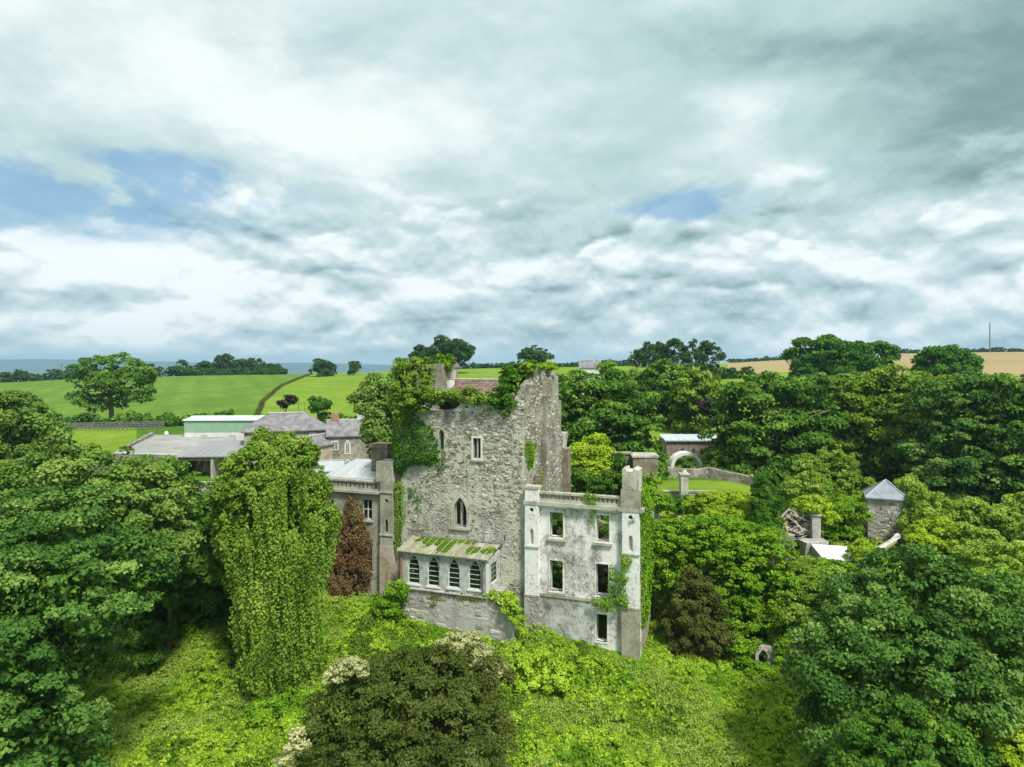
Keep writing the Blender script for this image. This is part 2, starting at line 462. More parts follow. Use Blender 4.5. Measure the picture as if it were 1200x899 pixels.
# value noise on the python side
_G = np.random.default_rng(3).random((64, 64, 64))
def vnoise(x, y, z=0.0, oct=3):
    x = np.asarray(x, float); y = np.asarray(y, float); z = np.asarray(z, float) + 0 * x
    s = 0; a = 1; tot = 0
    for o in range(oct):
        X, Y, Z = x * 2 ** o + 13 * o, y * 2 ** o + 7 * o, z * 2 ** o
        xi, yi, zi = np.floor(X).astype(int), np.floor(Y).astype(int), np.floor(Z).astype(int)
        fx, fy, fz = X - xi, Y - yi, Z - zi
        fx, fy, fz = [q * q * (3 - 2 * q) for q in (fx, fy, fz)]
        g = lambda i, j, k: _G[(xi + i) & 63, (yi + j) & 63, (zi + k) & 63]
        v = ((g(0,0,0)*(1-fx)+g(1,0,0)*fx)*(1-fy)+(g(0,1,0)*(1-fx)+g(1,1,0)*fx)*fy)*(1-fz) + \
            ((g(0,0,1)*(1-fx)+g(1,0,1)*fx)*(1-fy)+(g(0,1,1)*(1-fx)+g(1,1,1)*fx)*fy)*fz
        s = s + a * v; tot += a; a *= .5
    return s / tot

# ------------------------------------------------------------------ terrain
PXC = [-400, 0, 150, 300, 420, 520, 620, 750, 850, 950, 1050, 1200, 1600]
YK = [5, 30, 36, 42, 48, 54, 62, 75, 100, 130, 160, 220, 300, 380, 450, 600, 700, 1000]
ZT = [
 [-3, -2.5, -2, -1.5, -1, 0, 1, 2.5, 5, 6, 6.2, 7.5, 9, 10, 9, 0, -10, -30],
 [-3, -2.5, -2, -1.5, -1, 0, 1, 2.5, 5, 6, 6.2, 8, 9.5, 10.2, 9, 0, -10, -30],
 [-3, -2.5, -2, -1.5, -.5, .5, 1.5, 3, 5, 6.3, 6.3, 8.5, 11.5, 13.6, 12, 2, -10, -30],
 [-3, -2.2, -1.5, -.8, .5, 1.5, 2, 3.2, 5, 6.5, 7, 10, 13, 14.8, 12, 2, -10, -30],
 [-3, -2, -1.2, 0, 1.8, 2.4, 2.6, 3.5, 5.5, 7, 8, 11.5, 14.5, 16, 13, 4, -8, -30],
 [-3, -2, -1.2, 0, 1.5, 2, 2.5, 3.5, 6, 8, 9.5, 13, 16.5, 17.8, 15, 8, -5, -30],
 [-3, -2, -1.5, -.5, 1.3, 2, 3, 4, 7, 9, 11, 14, 17, 18.5, 17, 12, 2, -25],
 [-3, -2.2, -1.7, -.8, .5, 1.5, 3, 5, 6.8, 9.6, 12, 15, 18, 20, 20, 17, 10, -10],
 [-3, -2.3, -2, -1.2, -.3, 1, 3.4, 5.8, 6.1, 9.1, 11.5, 15, 18, 20, 21, 22, 18, 0],
 [-3, -2.5, -2.2, -1.5, -.8, .8, 2.2, 3.2, 6, 8.5, 11, 15, 19, 22, 24, 26, 22, 5],
 [-3, -2.5, -2.2, -1.6, -1, .8, 2.4, 2.6, 5, 8, 11, 16, 20, 24, 27, 30.5, 27, 10],
 [-3, -2.5, -2.2, -1.6, -1, .8, 2.4, 3, 5, 8, 11, 16, 21, 25, 28.5, 32, 29, 12],
 [-3, -2.5, -2.2, -1.6, -1, .8, 2.4, 3, 5, 8, 11, 16, 21, 25, 28.5, 32, 29, 12],
]
_lx = np.linspace(-400, 1600, 101); _ly = np.linspace(math.log(5), math.log(1000), 241)
def _lattice():
    Z = np.array([np.interp(_ly, np.log(YK), r) for r in ZT])
    L = np.array([np.interp(_lx, PXC, Z[:, j]) for j in range(len(_ly))]).T
    k = np.array([1, 4, 6, 4, 1]) / 16
    for _ in range(2):
        L = np.apply_along_axis(lambda r: np.convolve(np.pad(r, 2, 'edge'), k, 'valid'), 0, L)
    L = np.apply_along_axis(lambda r: np.convolve(np.pad(r, 2, 'edge'), k, 'valid'), 1, L)
    return L
_L = _lattice()
def ground(x, y, rough=True):
    x = np.asarray(x, float); y = np.asarray(y, float)
    yy = np.clip(y, 5, 999); px = np.clip(600 + FPX * x / np.maximum(yy, 20), -400, 1600)
    fx = (px + 400) / 2000 * 100; fy = (np.log(yy) - _ly[0]) / (_ly[-1] - _ly[0]) * 240
    i = np.clip(fx.astype(int), 0, 99); j = np.clip(fy.astype(int), 0, 239); a = fx - i; b2 = fy - j
    z = (_L[i, j] * (1 - a) + _L[i + 1, j] * a) * (1 - b2) + (_L[i, j + 1] * (1 - a) + _L[i + 1, j + 1] * a) * b2
    if rough:
        near = np.clip((60 - y) / 10, 0, 1) * np.clip((y - 5) / 20, 0, 1)
        z = z + near * ((vnoise(x * .35, y * .35) - .5) * .7 + (vnoise(x * 1.3, y * 1.3, 5) - .5) * .35)
        z = z + np.clip((y - 150) / 100, 0, 1) * (vnoise(x * .012, y * .012, 9) - .5) * 1.2
    return z
def gz(x, y): return float(ground(x, y))
def P(px, py, Y): return Vector(((px - 600) / FPX * Y, Y, CZ - (py - HY) / FPX * Y))
def PG(px, Y):
    x = (px - 600) / FPX * Y; return Vector((x, Y, gz(x, Y)))

def build_terrain():
    pxs = np.arange(-400, 1601, 7.0); Ys = np.exp(np.linspace(math.log(24), math.log(1000), 230))
    U, Y = np.meshgrid(pxs, Ys); X = (U - 600) / FPX * Y; Z = ground(X, Y)
    V = np.stack([X, Y, Z], -1).reshape(-1, 3); nc, nr = len(pxs), len(Ys)
    idx = np.arange(nc * nr).reshape(nr, nc)
    Q = np.stack([idx[:-1, :-1], idx[:-1, 1:], idx[1:, 1:], idx[1:, :-1]], -1).reshape(-1, 4)
    cu = ((U[:-1, :-1] + U[1:, 1:]) / 2).ravel(); cy = ((Y[:-1, :-1] + Y[1:, 1:]) / 2).ravel()
    cls = np.zeros(len(Q), int)
    # dividing bank between the two pastures runs from (297px,150m) to (365px,360m)
    div = np.interp(cy, [150, 200, 260, 360], [296, 308, 330, 366])
    A = (cy > 152) & (cy < 392) & (cu < 850)
    cls[A & (cu < div)] = 1; cls[A & (cu >= div)] = 2
    cls[(cy > 152) & (cy < 270) & (cu >= 700) & (cu < 1000)] = 2
    cls[(cy >= 270) & (cy < 640) & (cu >= 850)] = 3; cls[(cy >= 175) & (cy < 280) & (cu >= 1000)] = 3
    cls[(cy >= 392) & (cy < 640) & (cu >= 700) & (cu < 850)] = 3
    cls[(cy > 104) & (cy < 150) & (cu > 40) & (cu < 160)] = 2
    cls[(cy > 66) & (cy < 84) & (cu > 770) & (cu < 935)] = 2
    cls[(cy > 106) & (cy < 150) & (cu > 735) & (cu < 900)] = 2
    cls[(cy < 62)] = 5
    names = {0: ('ground', 'g_rough'), 1: ('pasture', 'g_field'), 2: ('lawn', 'g_lime'), 3: ('stubble_field', 'g_stubble'), 5: ('bank', 'g_bank')}
    for k, (nm, mt) in names.items():
        q = Q[cls == k]; used, inv = np.unique(q, return_inverse=True)
        me = quadmesh(nm, V[used], inv.reshape(-1, 4), mt); me.shade_smooth()
        tag(link(nm, me), kind='structure')
    # ground under and behind the viewpoint
    xs = np.linspace(-60, 60, 61); ys = np.linspace(-80, 24.2, 40)
    X, Y = np.meshgrid(xs, ys); Z = ground(X, Y) - .03
    V = np.stack([X, Y, Z], -1).reshape(-1, 3); idx = np.arange(X.size).reshape(X.shape)
    Q = np.stack([idx[:-1, :-1], idx[:-1, 1:], idx[1:, 1:], idx[1:, :-1]], -1).reshape(-1, 4)
    tag(link('near_ground', quadmesh('near_ground', V, Q, 'g_bank')), kind='structure')
    # far lowland
    xs = np.linspace(-9000, 9000, 91); ys = np.linspace(900, 8600, 60)
    X, Y = np.meshgrid(xs, ys); Z = -42 + (vnoise(X * .0012, Y * .0012) - .5) * 22 - (Y < 1000) * 12
    V = np.stack([X, Y, Z], -1).reshape(-1, 3); idx = np.arange(X.size).reshape(X.shape)
    Q = np.stack([idx[:-1, :-1], idx[:-1, 1:], idx[1:, 1:], idx[1:, :-1]], -1).reshape(-1, 4)
    tag(link('lowland', quadmesh('lowland', V, Q, 'g_plain')), kind='structure')
    # distant hill range
    xs = np.linspace(-8800, 8800, 177); ys = np.linspace(6200, 8500, 14)
    X, Y = np.meshgrid(xs, ys)
    prof = 22 + 34 * vnoise(xs * .00055 + 3.3, xs * 0, 1.5, 3) + 50 * np.exp(-((xs + 5300) / 1700) ** 2) + 10 * np.exp(-((xs + 2300) / 900) ** 2) - 22 * np.exp(-((xs + 500) / 1500) ** 2)
    tt = np.clip((Y - 6200) / 1500, 0, 1); tt = tt * tt * (3 - 2 * tt)
    Z = -45 + tt * (prof[None, :] + 45) + (vnoise(X * .003, Y * .003) - .5) * 12 * tt
    V = np.stack([X, Y, Z], -1).reshape(-1, 3); idx = np.arange(X.size).reshape(X.shape)
    Q = np.stack([idx[:-1, :-1], idx[:-1, 1:], idx[1:, 1:], idx[1:, :-1]], -1).reshape(-1, 4)
    me = quadmesh('distant_hills', V, Q, 'g_hill'); me.shade_smooth()
    tag(link('distant_hills', me), kind='structure')
build_terrain()

# ------------------------------------------------------------------ foliage
def unit(v): return v / np.maximum(np.linalg.norm(v, axis=-1, keepdims=True), 1e-9)
def leaves(C, Nn, size, g, wid=.7, T=None):
    """rhombic leaves at C with normals Nn"""
    n = len(C)
    t = g.normal(size=(n, 3)) if T is None else T
    t = unit(t - (t * Nn).sum(1, keepdims=True) * Nn); b2 = np.cross(Nn, t)
    s = size[:, None] * .5
    dn = Nn * s * .25
    V = np.empty((n, 4, 3)); V[:, 0] = C - t * s; V[:, 1] = C + b2 * s * wid - dn; V[:, 2] = C + t * s; V[:, 3] = C - b2 * s * wid - dn
    return V.reshape(-1, 3)
def clumps(cp, cr, dout, leaf, g, flat=.65, cover=1.3, upb=.45, ctone=None, rag=.2):
    """leaf clusters: cp centres, cr radii, dout outward directions"""
    m = np.maximum((cover * 2 * math.pi * cr ** 2 * (.4 + .6 * flat) / (leaf * leaf * .35)).astype(int), 4)
    k = np.repeat(np.arange(len(cp)), m); n = len(k)
    e = unit(g.normal(size=(n, 3)) * .75 + dout[k] * .55 + np.array([0, 0, upb]))
    rad = cr[k] * (1 - g.random(n) ** 1.6 * .45 + g.normal(size=n) * rag * .4)
    C = cp[k] + e * rad[:, None] * np.array([1, 1, flat])
    nn = unit(e * .45 + dout[k] * .1 + np.array([0, 0, upb * .7]) + g.normal(size=(n, 3)) * .42)
    ct = g.random(len(cp)) if ctone is None else ctone
    tone = np.clip(ct[k] * .65 + g.random(n) * .40, 0, 1)
    return C, nn, leaf * g.uniform(.45, 1.5, n), tone
def crown(lobes, rc, leaf, seed, flat=.6, cover=1.25, dens=1.15, upb=.45, bottom=.35, inner=.95, rag=.2, jit=.18):
    g = np.random.default_rng(seed)
    c = np.array([l[:3] for l in lobes], float); r = np.array([(l[3:6] if len(l) >= 6 else (l[3],) * 3) for l in lobes], float)
    CP, DO = [], []
    for i in range(len(c)):
        a, b2, h = r[i]; area = 4 * math.pi * (((a * b2) ** 1.6 + (a * h) ** 1.6 + (b2 * h) ** 1.6) / 3) ** (1 / 1.6)
        n = max(int(area * dens / (math.pi * rc * rc * .8)), 3)
        d = unit(g.normal(size=(n, 3))); d = d[(d[:, 2] > -.25) | (g.random(n) < bottom)]
        p = c[i] + r[i] * d * (1 - g.random((len(d), 1)) * jit * 1.3 + .04)
        ok = np.ones(len(d), bool)
        for j in range(len(c)):
            if j != i: ok &= (((p - c[j]) / r[j]) ** 2).sum(1) > .74
        CP.append(p[ok]); DO.append(unit((d / r[i]))[ok])
    cp = np.concatenate(CP); do = np.concatenate(DO)
    cr = rc * np.clip(g.lognormal(-.12, .38, len(cp)), .35, 1.9)
    ct = np.clip(g.random(len(cp)) * .7 + vnoise(cp[:, 0] * .3 / rc, cp[:, 1] * .3 / rc, cp[:, 2] * .3 / rc, 2) * .5 - .1, 0, 1)
    C, nn, sz, tone = clumps(cp, cr, do, leaf, g, flat, cover, upb, ct, rag)
    # inner leaves that close the crown, their shade put into a darker tone
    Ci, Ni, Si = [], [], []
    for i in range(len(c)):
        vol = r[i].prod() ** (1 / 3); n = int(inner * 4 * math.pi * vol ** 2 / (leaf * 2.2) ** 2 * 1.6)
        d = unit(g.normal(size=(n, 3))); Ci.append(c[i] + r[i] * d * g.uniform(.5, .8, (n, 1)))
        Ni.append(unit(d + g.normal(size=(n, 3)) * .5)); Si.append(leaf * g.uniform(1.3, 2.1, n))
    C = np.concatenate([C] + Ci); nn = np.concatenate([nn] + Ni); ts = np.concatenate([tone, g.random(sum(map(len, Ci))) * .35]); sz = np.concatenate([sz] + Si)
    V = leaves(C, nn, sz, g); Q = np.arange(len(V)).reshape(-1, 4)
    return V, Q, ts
TRI = [0]
def leafobj(name, VQT, mat, parent=None, origin=(0, 0, 0)):
    V, Q, t = VQT; TRI[0] += 2 * len(Q)
    off = ORG[parent] if parent is not None else Vector(origin)
    return link(name, quadmesh(name, V - np.array(off), Q, mat, t), parent, None if parent is not None else origin)
def lobeset(c, r, n, seed, spread=.55, sub=.55):
    """crown outline: a main mass with bulging limbs' worth of foliage round it"""
    g = np.random.default_rng(seed); c = np.array(c, float); r = np.array(r, float)
    L = [(*c, *(r * .80))]
    for i in range(n):
        a = 2 * math.pi * (i + g.random() * .7) / n * 1.618; h = g.uniform(-.5, .75)
        d = np.array([math.cos(a) * math.sqrt(1 - h * h), math.sin(a) * math.sqrt(1 - h * h), h])
        q = c + d * r * spread * g.uniform(.85, 1.15); s = r * sub * g.uniform(.7, 1.1)
        L.append((*q, *s))
    return L
def trunkmb(base, top, r0, spread, seed, nl=6):
    g = random.Random(seed); m = MB(); base = Vector(base); top = Vector(top)
    mid = base.lerp(top, .5) + Vector((g.uniform(-.3, .3), g.uniform(-.3, .3), 0))
    m.tube([base - Vector((0, 0, .4)), base.lerp(top, .12), mid, base.lerp(top, .8)], [r0 * 1.35, r0, r0 * .75, r0 * .3], 9)
    for i in range(nl):
        a = 2 * math.pi * (i + g.random() * .5) / nl; f = g.uniform(.3, .65)
        s = base.lerp(top, f); L = spread * g.uniform(.55, .85)
        e = s + Vector((math.cos(a) * L, math.sin(a) * L, (top.z - base.z) * g.uniform(.18, .35)))
        m.tube([s, s.lerp(e, .5) + Vector((0, 0, -.05 * L)), e], [r0 * .45, r0 * .28, r0 * .1], 6)
    return m
def tree(name, label, px, Y, top, wpx, mat, rc, leaf, seed, group=None, base=None, n=7, bot=None, flat=.6, dep=1.0, cover=1.25, dens=1.15, spread=.55, sub=.55, cat='tree', lobes=None, upb=.45, inner=.8):
    """tree at image column px and distance Y; top = row of the top of its crown; wpx = width of its crown in rows"""
    x = (px - 600) / FPX * Y; z0 = gz(x, Y) if base is None else base
    top += .0; zt = CZ - (top - HY) / FPX * Y; w = wpx / FPX * Y / 2
    zb = (CZ - (bot - HY) / FPX * Y) if bot is not None else z0 + (zt - z0) * .22
    t = thing(name, label, cat, (x, Y, z0), group)
    cz = (zt + zb) / 2; h = (zt - zb) / 2
    trunkmb((x, Y, z0), (x, Y, cz + h * .6), max(.16, w * .065), w, seed).mk('trunk', 'bark', t, smooth=True)
    inner = 1.3 if (lobes and Y > 79 and Y < 120) else inner
    L = lobes or lobeset((x, Y, cz), (w, w * dep, h), n, seed, spread, sub)
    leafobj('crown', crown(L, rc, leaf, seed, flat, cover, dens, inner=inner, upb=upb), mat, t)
    return t
def bush(name, label, lobes, mat, rc, leaf, seed, cat='bush', group=None, **kw):
    """shrub without a visible stem; lobes (px, py, Y, rx, ry, rz metres)"""
    L = []
    for l in lobes:
        p = P(l[0], l[1], l[2]); r = l[3:] if len(l) >= 6 else (l[3],) * 3; L.append((p.x, p.y, p.z, *r))
    o0 = L[0]; zb = min(l[2] - l[5] for l in L)
    if cat in ('bush', 'hedge', 'shrub') and name not in ('elder_bush', 'pot_plant'):   # leaves reach down to the ground
        for l in L[:3]:
            g0 = gz(l[0], l[1]); gap = l[2] - l[5] - g0
            if gap > .5: L.append((l[0], l[1], g0 + gap / 2 + .1, l[3] * .8, l[4] * .8, gap / 2 + .4))
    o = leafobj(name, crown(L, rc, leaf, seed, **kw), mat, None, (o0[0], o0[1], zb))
    return tag(o, label, cat, group)

# ------------------------------------------------------------------ castle frame
OX, OY, TH = .92, 49.0, R(20); CC, SS = math.cos(TH), math.sin(TH)
def AB(a, b2, z): return (OX + a * CC + b2 * SS, OY - a * SS + b2 * CC, z)
def fa(px, b2):
    k = (px - 600) / FPX; return (k * (OY + b2 * CC) - OX - b2 * SS) / (CC + k * SS)
def fb(px, a):
    k = (px - 600) / FPX; return (k * (OY - a * SS) - OX - a * CC) / (SS - k * CC)
def fz(py, a, b2): return CZ - (py - HY) / FPX * (OY - a * SS + b2 * CC)
def pf(px, py, b2): a = fa(px, b2); return (a, fz(py, a, b2))           # point of a front plane
def ps(px, py, a): b2 = fb(px, a); return (b2, fz(py, a, b2))           # point of a side plane
FR = lambda u, w, z: AB(u, w, z)
SD = lambda u, w, z: AB(w, u, z)
def rect(a0, a1, z0, z1): return [(a0, z0), (a1, z0), (a1, z1), (a0, z1)]
def rectpx(px0, px1, py0, py1, b2):
    a0, a1 = fa(px0, b2), fa(px1, b2); am = (a0 + a1) / 2
    return (a0, a1, fz(py1, am, b2), fz(py0, am, b2))
def arch(a0, a1, z0, z1, n=7, pointed=True, spring=None):
    w = a1 - a0; zs = z1 - w * (1.05 if pointed else .5) if spring is None else spring; h = z1 - zs
    pts = [(a0, z0), (a1, z0)]
    if not pointed:
        for i in range(n + 1): f = i / n; pts.append((a1 - w * f, zs + h * math.sin(math.pi * f)))
        return pts
    r = (w * w / 4 + h * h) / w; th = math.asin(min(1, h / r))   # two arcs meeting in a point
    L = [(a1 - r + r * math.cos(th * i / n), zs + r * math.sin(th * i / n)) for i in range(n)]
    pts += L + [((a0 + a1) / 2, z1)] + [(a0 + a1 - p[0], p[1]) for p in L[::-1]]
    return pts
def scale_poly(pts, k):
    cx = (min(p[0] for p in pts) + max(p[0] for p in pts)) / 2; cy = (min(p[1] for p in pts) + max(p[1] for p in pts)) / 2
    w = (max(p[0] for p in pts) - min(p[0] for p in pts)); h = (max(p[1] for p in pts) - min(p[1] for p in pts))
    return [(cx + (p[0] - cx) * (1 + 2 * k / w), cy + (p[1] - cy) * (1 + 2 * k / h)) for p in pts]
def ring(name, pts, grow, w0, w1, mat, parent, fn=FR):
    V, F = slab(scale_poly(pts, grow), [pts], w0, w1, fn); return mk(name, V, F, mat, parent)
def sheet(name, pts, w0, w1, mat, parent, fn=FR):
    V, F = slab(pts, [], w0, w1, fn); return mk(name, V, F, mat, parent)
def glazed(parent, pts, b2, nbars=3, vert=1, frame='whitepaint', fn=FR, fw=.07, bw=.035):
    """window of frame, pane and bars set in an opening; b2 = plane of the glass"""
    fr = ring('window', scale_poly(pts, -fw), fw - .004, b2 - .05, b2 + .05, frame, parent, fn)
    sheet('pane', scale_poly(pts, -fw * .9), b2 + .002, b2 + .012, 'glass', fr, fn)
    a0 = min(p[0] for p in pts); a1 = max(p[0] for p in pts); z0 = min(p[1] for p in pts); z1 = max(p[1] for p in pts)
    for i in range(nbars):
        z = z0 + (z1 - z0) * (i + 1) / (nbars + 1)
        sheet('glazing_bar', rect(a0 + fw * 1.3, a1 - fw * 1.3, z - bw, z + bw), b2 - .03, b2 - .003, frame, fr, fn)
    for i in range(vert):
        a = a0 + (a1 - a0) * (i + 1) / (vert + 1)
        sheet('mullion', rect(a - bw, a + bw, z0 + fw, z1 - fw * 2), b2 - .045, b2 - .004, frame, fr, fn)
    return fr
def stones(name, parent, outline, holes, w, fn, sgn, hx=.42, hz=.26, keep=.8, seed=1, mat='stones', proud=.07, mask=None):
    """rubble standing proud of a wall, joined: far too many and too small to pick out"""
    g = random.Random(seed); m = MB(); T = []
    u0 = min(p[0] for p in outline); u1 = max(p[0] for p in outline); z0 = min(p[1] for p in outline); z1 = max(p[1] for p in outline)
    z = z0 + .02
    C = []
    while z < z1:
        h = hz * g.uniform(.6, 1.45); u = u0 + g.uniform(0, .2)
        while u < u1:
            wd = hx * g.uniform(.45, 1.7)
            C.append((u, wd, z + g.uniform(-.07, .07), h * g.uniform(.7, 1.15))); u += wd
        z += h
    cu = np.array([c[0] + c[1] / 2 for c in C]); cz = np.array([c[2] + c[3] / 2 for c in C])
    ok = inpoly(outline, cu, cz) & (polydist(outline, cu, cz) > .12)
    for hpoly in holes: ok &= ~inpoly(hpoly, cu, cz) & (polydist(hpoly, cu, cz) > .28)
    nz = vnoise(cu * .45, cz * .45, seed * 1.7, 3)
    for i, (u, wd, zz, h) in enumerate(C):
        if not ok[i]: continue
        k = keep if mask is None else mask(cu[i], cz[i]) * keep
        if g.random() > k * (1.25 if nz[i] < .52 else .45): continue
        pr = g.uniform(.012, proud); j = lambda: g.uniform(-.06, .06)
        gp = .02
        A = [(u + gp + j(), zz + gp + j()), (u + wd - gp + j(), zz + gp + j()), (u + wd - gp + j(), zz + h - gp + j()), (u + gp + j(), zz + h - gp + j())]
        B = [(p[0] + (cu[i] - p[0]) * .2, p[1] + (cz[i] - p[1]) * .2) for p in A]
        V = [fn(p[0], w, p[1]) for p in A] + [fn(p[0], w + sgn * pr * g.uniform(.6, 1.3), p[1]) for p in B]
        m.add(V, [(4, 5, 6, 7), (0, 1, 5, 4), (1, 2, 6, 5), (2, 3, 7, 6), (3, 0, 4, 7)])
        tv = min(1, max(0, g.gauss(.5, .26) - (.25 if g.random() < .12 else 0))); T += [tv] * 5
    o = m.mk(name, mat, parent, tone=T); o['kind'] = 'stuff'; return o
def ivy(name, label, poly, mat, seed, plane=('f', 0.0), leaf=.17, bulge=.3, cover=2.2, cat='ivy', group=None, lean=0.0):
    """climber on a wall plane, outline given in photo pixels; grows out of the wall with real depth"""
    g = np.random.default_rng(seed)
    k, c = plane
    pl = [(pf if k == 'f' else ps)(x, y, c) for x, y in poly]
    nrm = np.array([-SS, -CC, 0]) if k == 'f' else np.array([CC, -SS, 0])
    u0, u1 = min(p[0] for p in pl), max(p[0] for p in pl); z0, z1 = min(p[1] for p in pl), max(p[1] for p in pl)
    n = int((u1 - u0) * (z1 - z0) * cover / (leaf * leaf * .35))
    u = g.uniform(u0 - .3, u1 + .3, n); z = g.uniform(z0 - .3, z1 + .3, n)
    wob = (vnoise(u * 1.6, z * 1.6, seed, 3) - .5) * (.15 if cat == 'weed' else 1.0)
    ins = inpoly(pl, u, z); d = polydist(pl, u, z); sd = np.where(ins, d, -d) + wob * .55
    ok = sd > 0; u, z, sd = u[ok], z[ok], sd[ok]
    off = bulge * np.clip(sd / .7, .1, 1) * (.25 + .95 * vnoise(u * .9, z * 1.2, seed + 3, 3)) * g.uniform(.35, 1.1, len(u)) + .04
    fn = FR if k == 'f' else SD
    w = c - off if k == 'f' else c + off
    X = np.stack([OX + (u if k == 'f' else w) * CC + (w if k == 'f' else u) * SS, OY - (u if k == 'f' else w) * SS + (w if k == 'f' else u) * CC, z], -1)
    nn = unit(nrm * .75 + np.array([0, 0, .45]) + g.normal(size=X.shape) * .42)
    T = np.tile(np.array([0, 0, -1.0]), (len(X), 1)) + g.normal(size=X.shape) * .5
    tone = np.clip(vnoise(u * 1.1, z * 1.1, seed + 8, 2) * .9 - .2 + g.random(len(u)) * .5, 0, 1)
    V = leaves(X, nn, leaf * g.uniform(.6, 1.35, len(X)), g, .75, T)
    org = fn((u0 + u1) / 2, c, z0)
    o = leafobj(name, (V, np.arange(len(V)).reshape(-1, 4), tone), mat, None, org)
    return tag(o, label, cat, group)

# ------------------------------------------------------------------ ruined tower house
def build_tower():
    t = thing('ruined_tower', 'tall roofless-looking grey stone tower house with ivy on its broken top', 'tower', AB(-5, 5, 0))
    out = [(fa(470, 0), -1.0), (-.004, -1.0)] + [pf(x, y, 0) for x, y in
        ((614.8, 449), (613, 452), (610, 455), (608.5, 459), (605, 463), (603, 468), (598, 472), (596, 478), (592, 480), (586, 481), (578, 477), (572, 471), (566, 469), (560, 471), (552, 469), (546, 471),
         (540, 473), (534, 479), (524, 480), (512, 482), (498, 481), (492, 477), (488, 472), (480, 470))] + [(fa(470, 0), fz(468, -10, 0))]
    holes = []
    A = arch(*rectpx(531.5, 547, 583, 617.5, 0)); holes.append(A)
    a = rectpx(554.5, 563.5, 513.5, 537, 0); Bh = rect(*a); holes.append(Bh)
    c = rectpx(514.5, 520.5, 503, 527, 0); Ch = arch(*c); holes.append(Ch)
    holes.append(rect(*rectpx(600.3, 601.6, 552, 560, 0)))
    holes.append(rect(*rectpx(548.5, 550.5, 651, 653.5, 0)))
    holes.append(rect(*rectpx(590.5, 592, 627, 634, 0)))
    for x in (530, 537.5, 545, 552): holes.append(rect(*rectpx(x, x + 3.4, 475.5 + (x > 540) * .6, 478.6, 0)) if x > 540 and x < 552 else rect(*rectpx(x, x + 2.6, 482.5, 485.0, 0)))
    V, F = slab(out, holes, 0, 1.3, FR); mk('front_wall', V, F, 'rubble', t)
    def msk(u, z): # render survives low down and in the middle, rubble shows high up
        return .22 + .78 * min(1, max(0, (z - 8.5) / 4.0)) * (.45 if (-7.2 < u < -5.2 and 11 < z < 16) else 1) + (.1 if z < 4 else 0)
    stones('rubble_stones', t, out, holes, 0, FR, -1, .23, .175, .8, 3, proud=.06, mask=msk)
    sout = [(0.004, -1.0), (9.9, -1.0)] + [(9.9, fz(520, 0, 9.9)), (9.5, fz(505, 0, 9.5)), (9.1, fz(497, 0, 9)), (8.8, fz(470, 0, 8.8)), (8.6, fz(441, 0, 8.6)), (8.0, fz(436, 0, 8)),
        (7.3, fz(437, 0, 7.3)), (6.6, fz(431, 0, 6.6)), (5.9, fz(433, 0, 5.9)), (4.8, fz(430, 0, 4.8)), (3.6, fz(428, 0, 3)), (2.6, fz(433, 0, 2.6)), (1.6, fz(435, 0, 1.6)), (1.3, fz(444, 0, 1.2)), (.5, fz(449, 0, .5)), (.004, fz(452, 0, 0))]
    sh = [rect(*(lambda p, q: (p[0], q[0], q[1], p[1]))(ps(634.5, 514, 0), ps(638, 538, 0))), rect(*(lambda p, q: (p[0], q[0], q[1], p[1]))(ps(643.5, 505, 0), ps(646.5, 535, 0)))]
    V, F = slab(sout, sh, 0, -.38, SD); mk('side_wall', V, F, 'rubbledark', t)
    stones('rubble_stones', t, sout, sh, 0, SD, 1, .33, .18, .38, 5, proud=.05)
    # shallow buttress that gives the side its pale and dark stripes
    V, F = slab([(4.0, 0), (7.9, 0), (7.9, 15.6), (7.6, 17.2), (7.3, 18.3), (6.9, 19.0), (5.6, 19.2), (4.6, 18.6), (4.05, 17.6)], [], .35, .004, SD); mk('buttress', V, F, 'rubbledark', t)
    stones('rubble_stones', t, [(4.0, 0), (7.9, 0), (7.9, 15.6), (7.2, 18.2), (4.05, 17.6)], [], .35, SD, 1, .33, .18, .3, 6, proud=.05)
    V, F = slab([(-9.98, -1), (-.1, -1), (-.1, 17), (-3, 17.0), (-6, 16.8), (-9.98, 17.2)], [], 8.7, 9.88, FR); mk('back_wall', V, F, 'rubbledark', t)
    V, F = slab([(1.31, -1), (8.69, -1), (8.69, 17.2), (1.31, 17.0)], [], -10.02, -8.8, SD); mk('side_wall', V, F, 'rubbledark', t)
    # left upstanding corner, chimney and inner gable
    MB().box(-10.05, -7.7, 1.32, 3.6, 14, fz(427, -9, 2), lambda *p: AB(*p), .06).mk('corner_turret', 'rubbledark', t)
    a0, a1 = fa(512, 5.2), fa(530, 5.2)
    ch = MB().box(a0, a1, 4.9, 6.3, 16.5, fz(431, a1, 5), lambda *p: AB(*p), .04).mk('chimney', 'rubble', t)
    MB().box(a0 - .12, a1 + .12, 4.8, 6.4, fz(431, a1, 5), fz(427, a1, 5), lambda *p: AB(*p), .05).mk('chimney_cap', 'rubbledark', ch)
    V, F = slab([(1.6, 16.4), (6.2, 16.4), (6.2, 18.1), (5.0, 18.75), (4.0, 18.2), (2.0, 17.2)], [], fa(500, 3), fa(500, 3) + .5, SD); mk('gable', V, F, 'rubble', t)
    # brown slated roof inside the wall heads
    b0, b1 = 1.7, 5.4; e0, e1 = fa(497, b0), fa(590, b0); r0, r1 = fa(521, b1), fa(584, b1)
    ze, zr = fz(466, -4, b0), fz(446, -4, b1)
    def Lr(f, g): a = (e0 + (e1 - e0) * f) * (1 - g) + (r0 + (r1 - r0) * f) * g; return a, b0 + (b1 - b0) * g, ze + (zr - ze) * g
    m = MB(); T = []
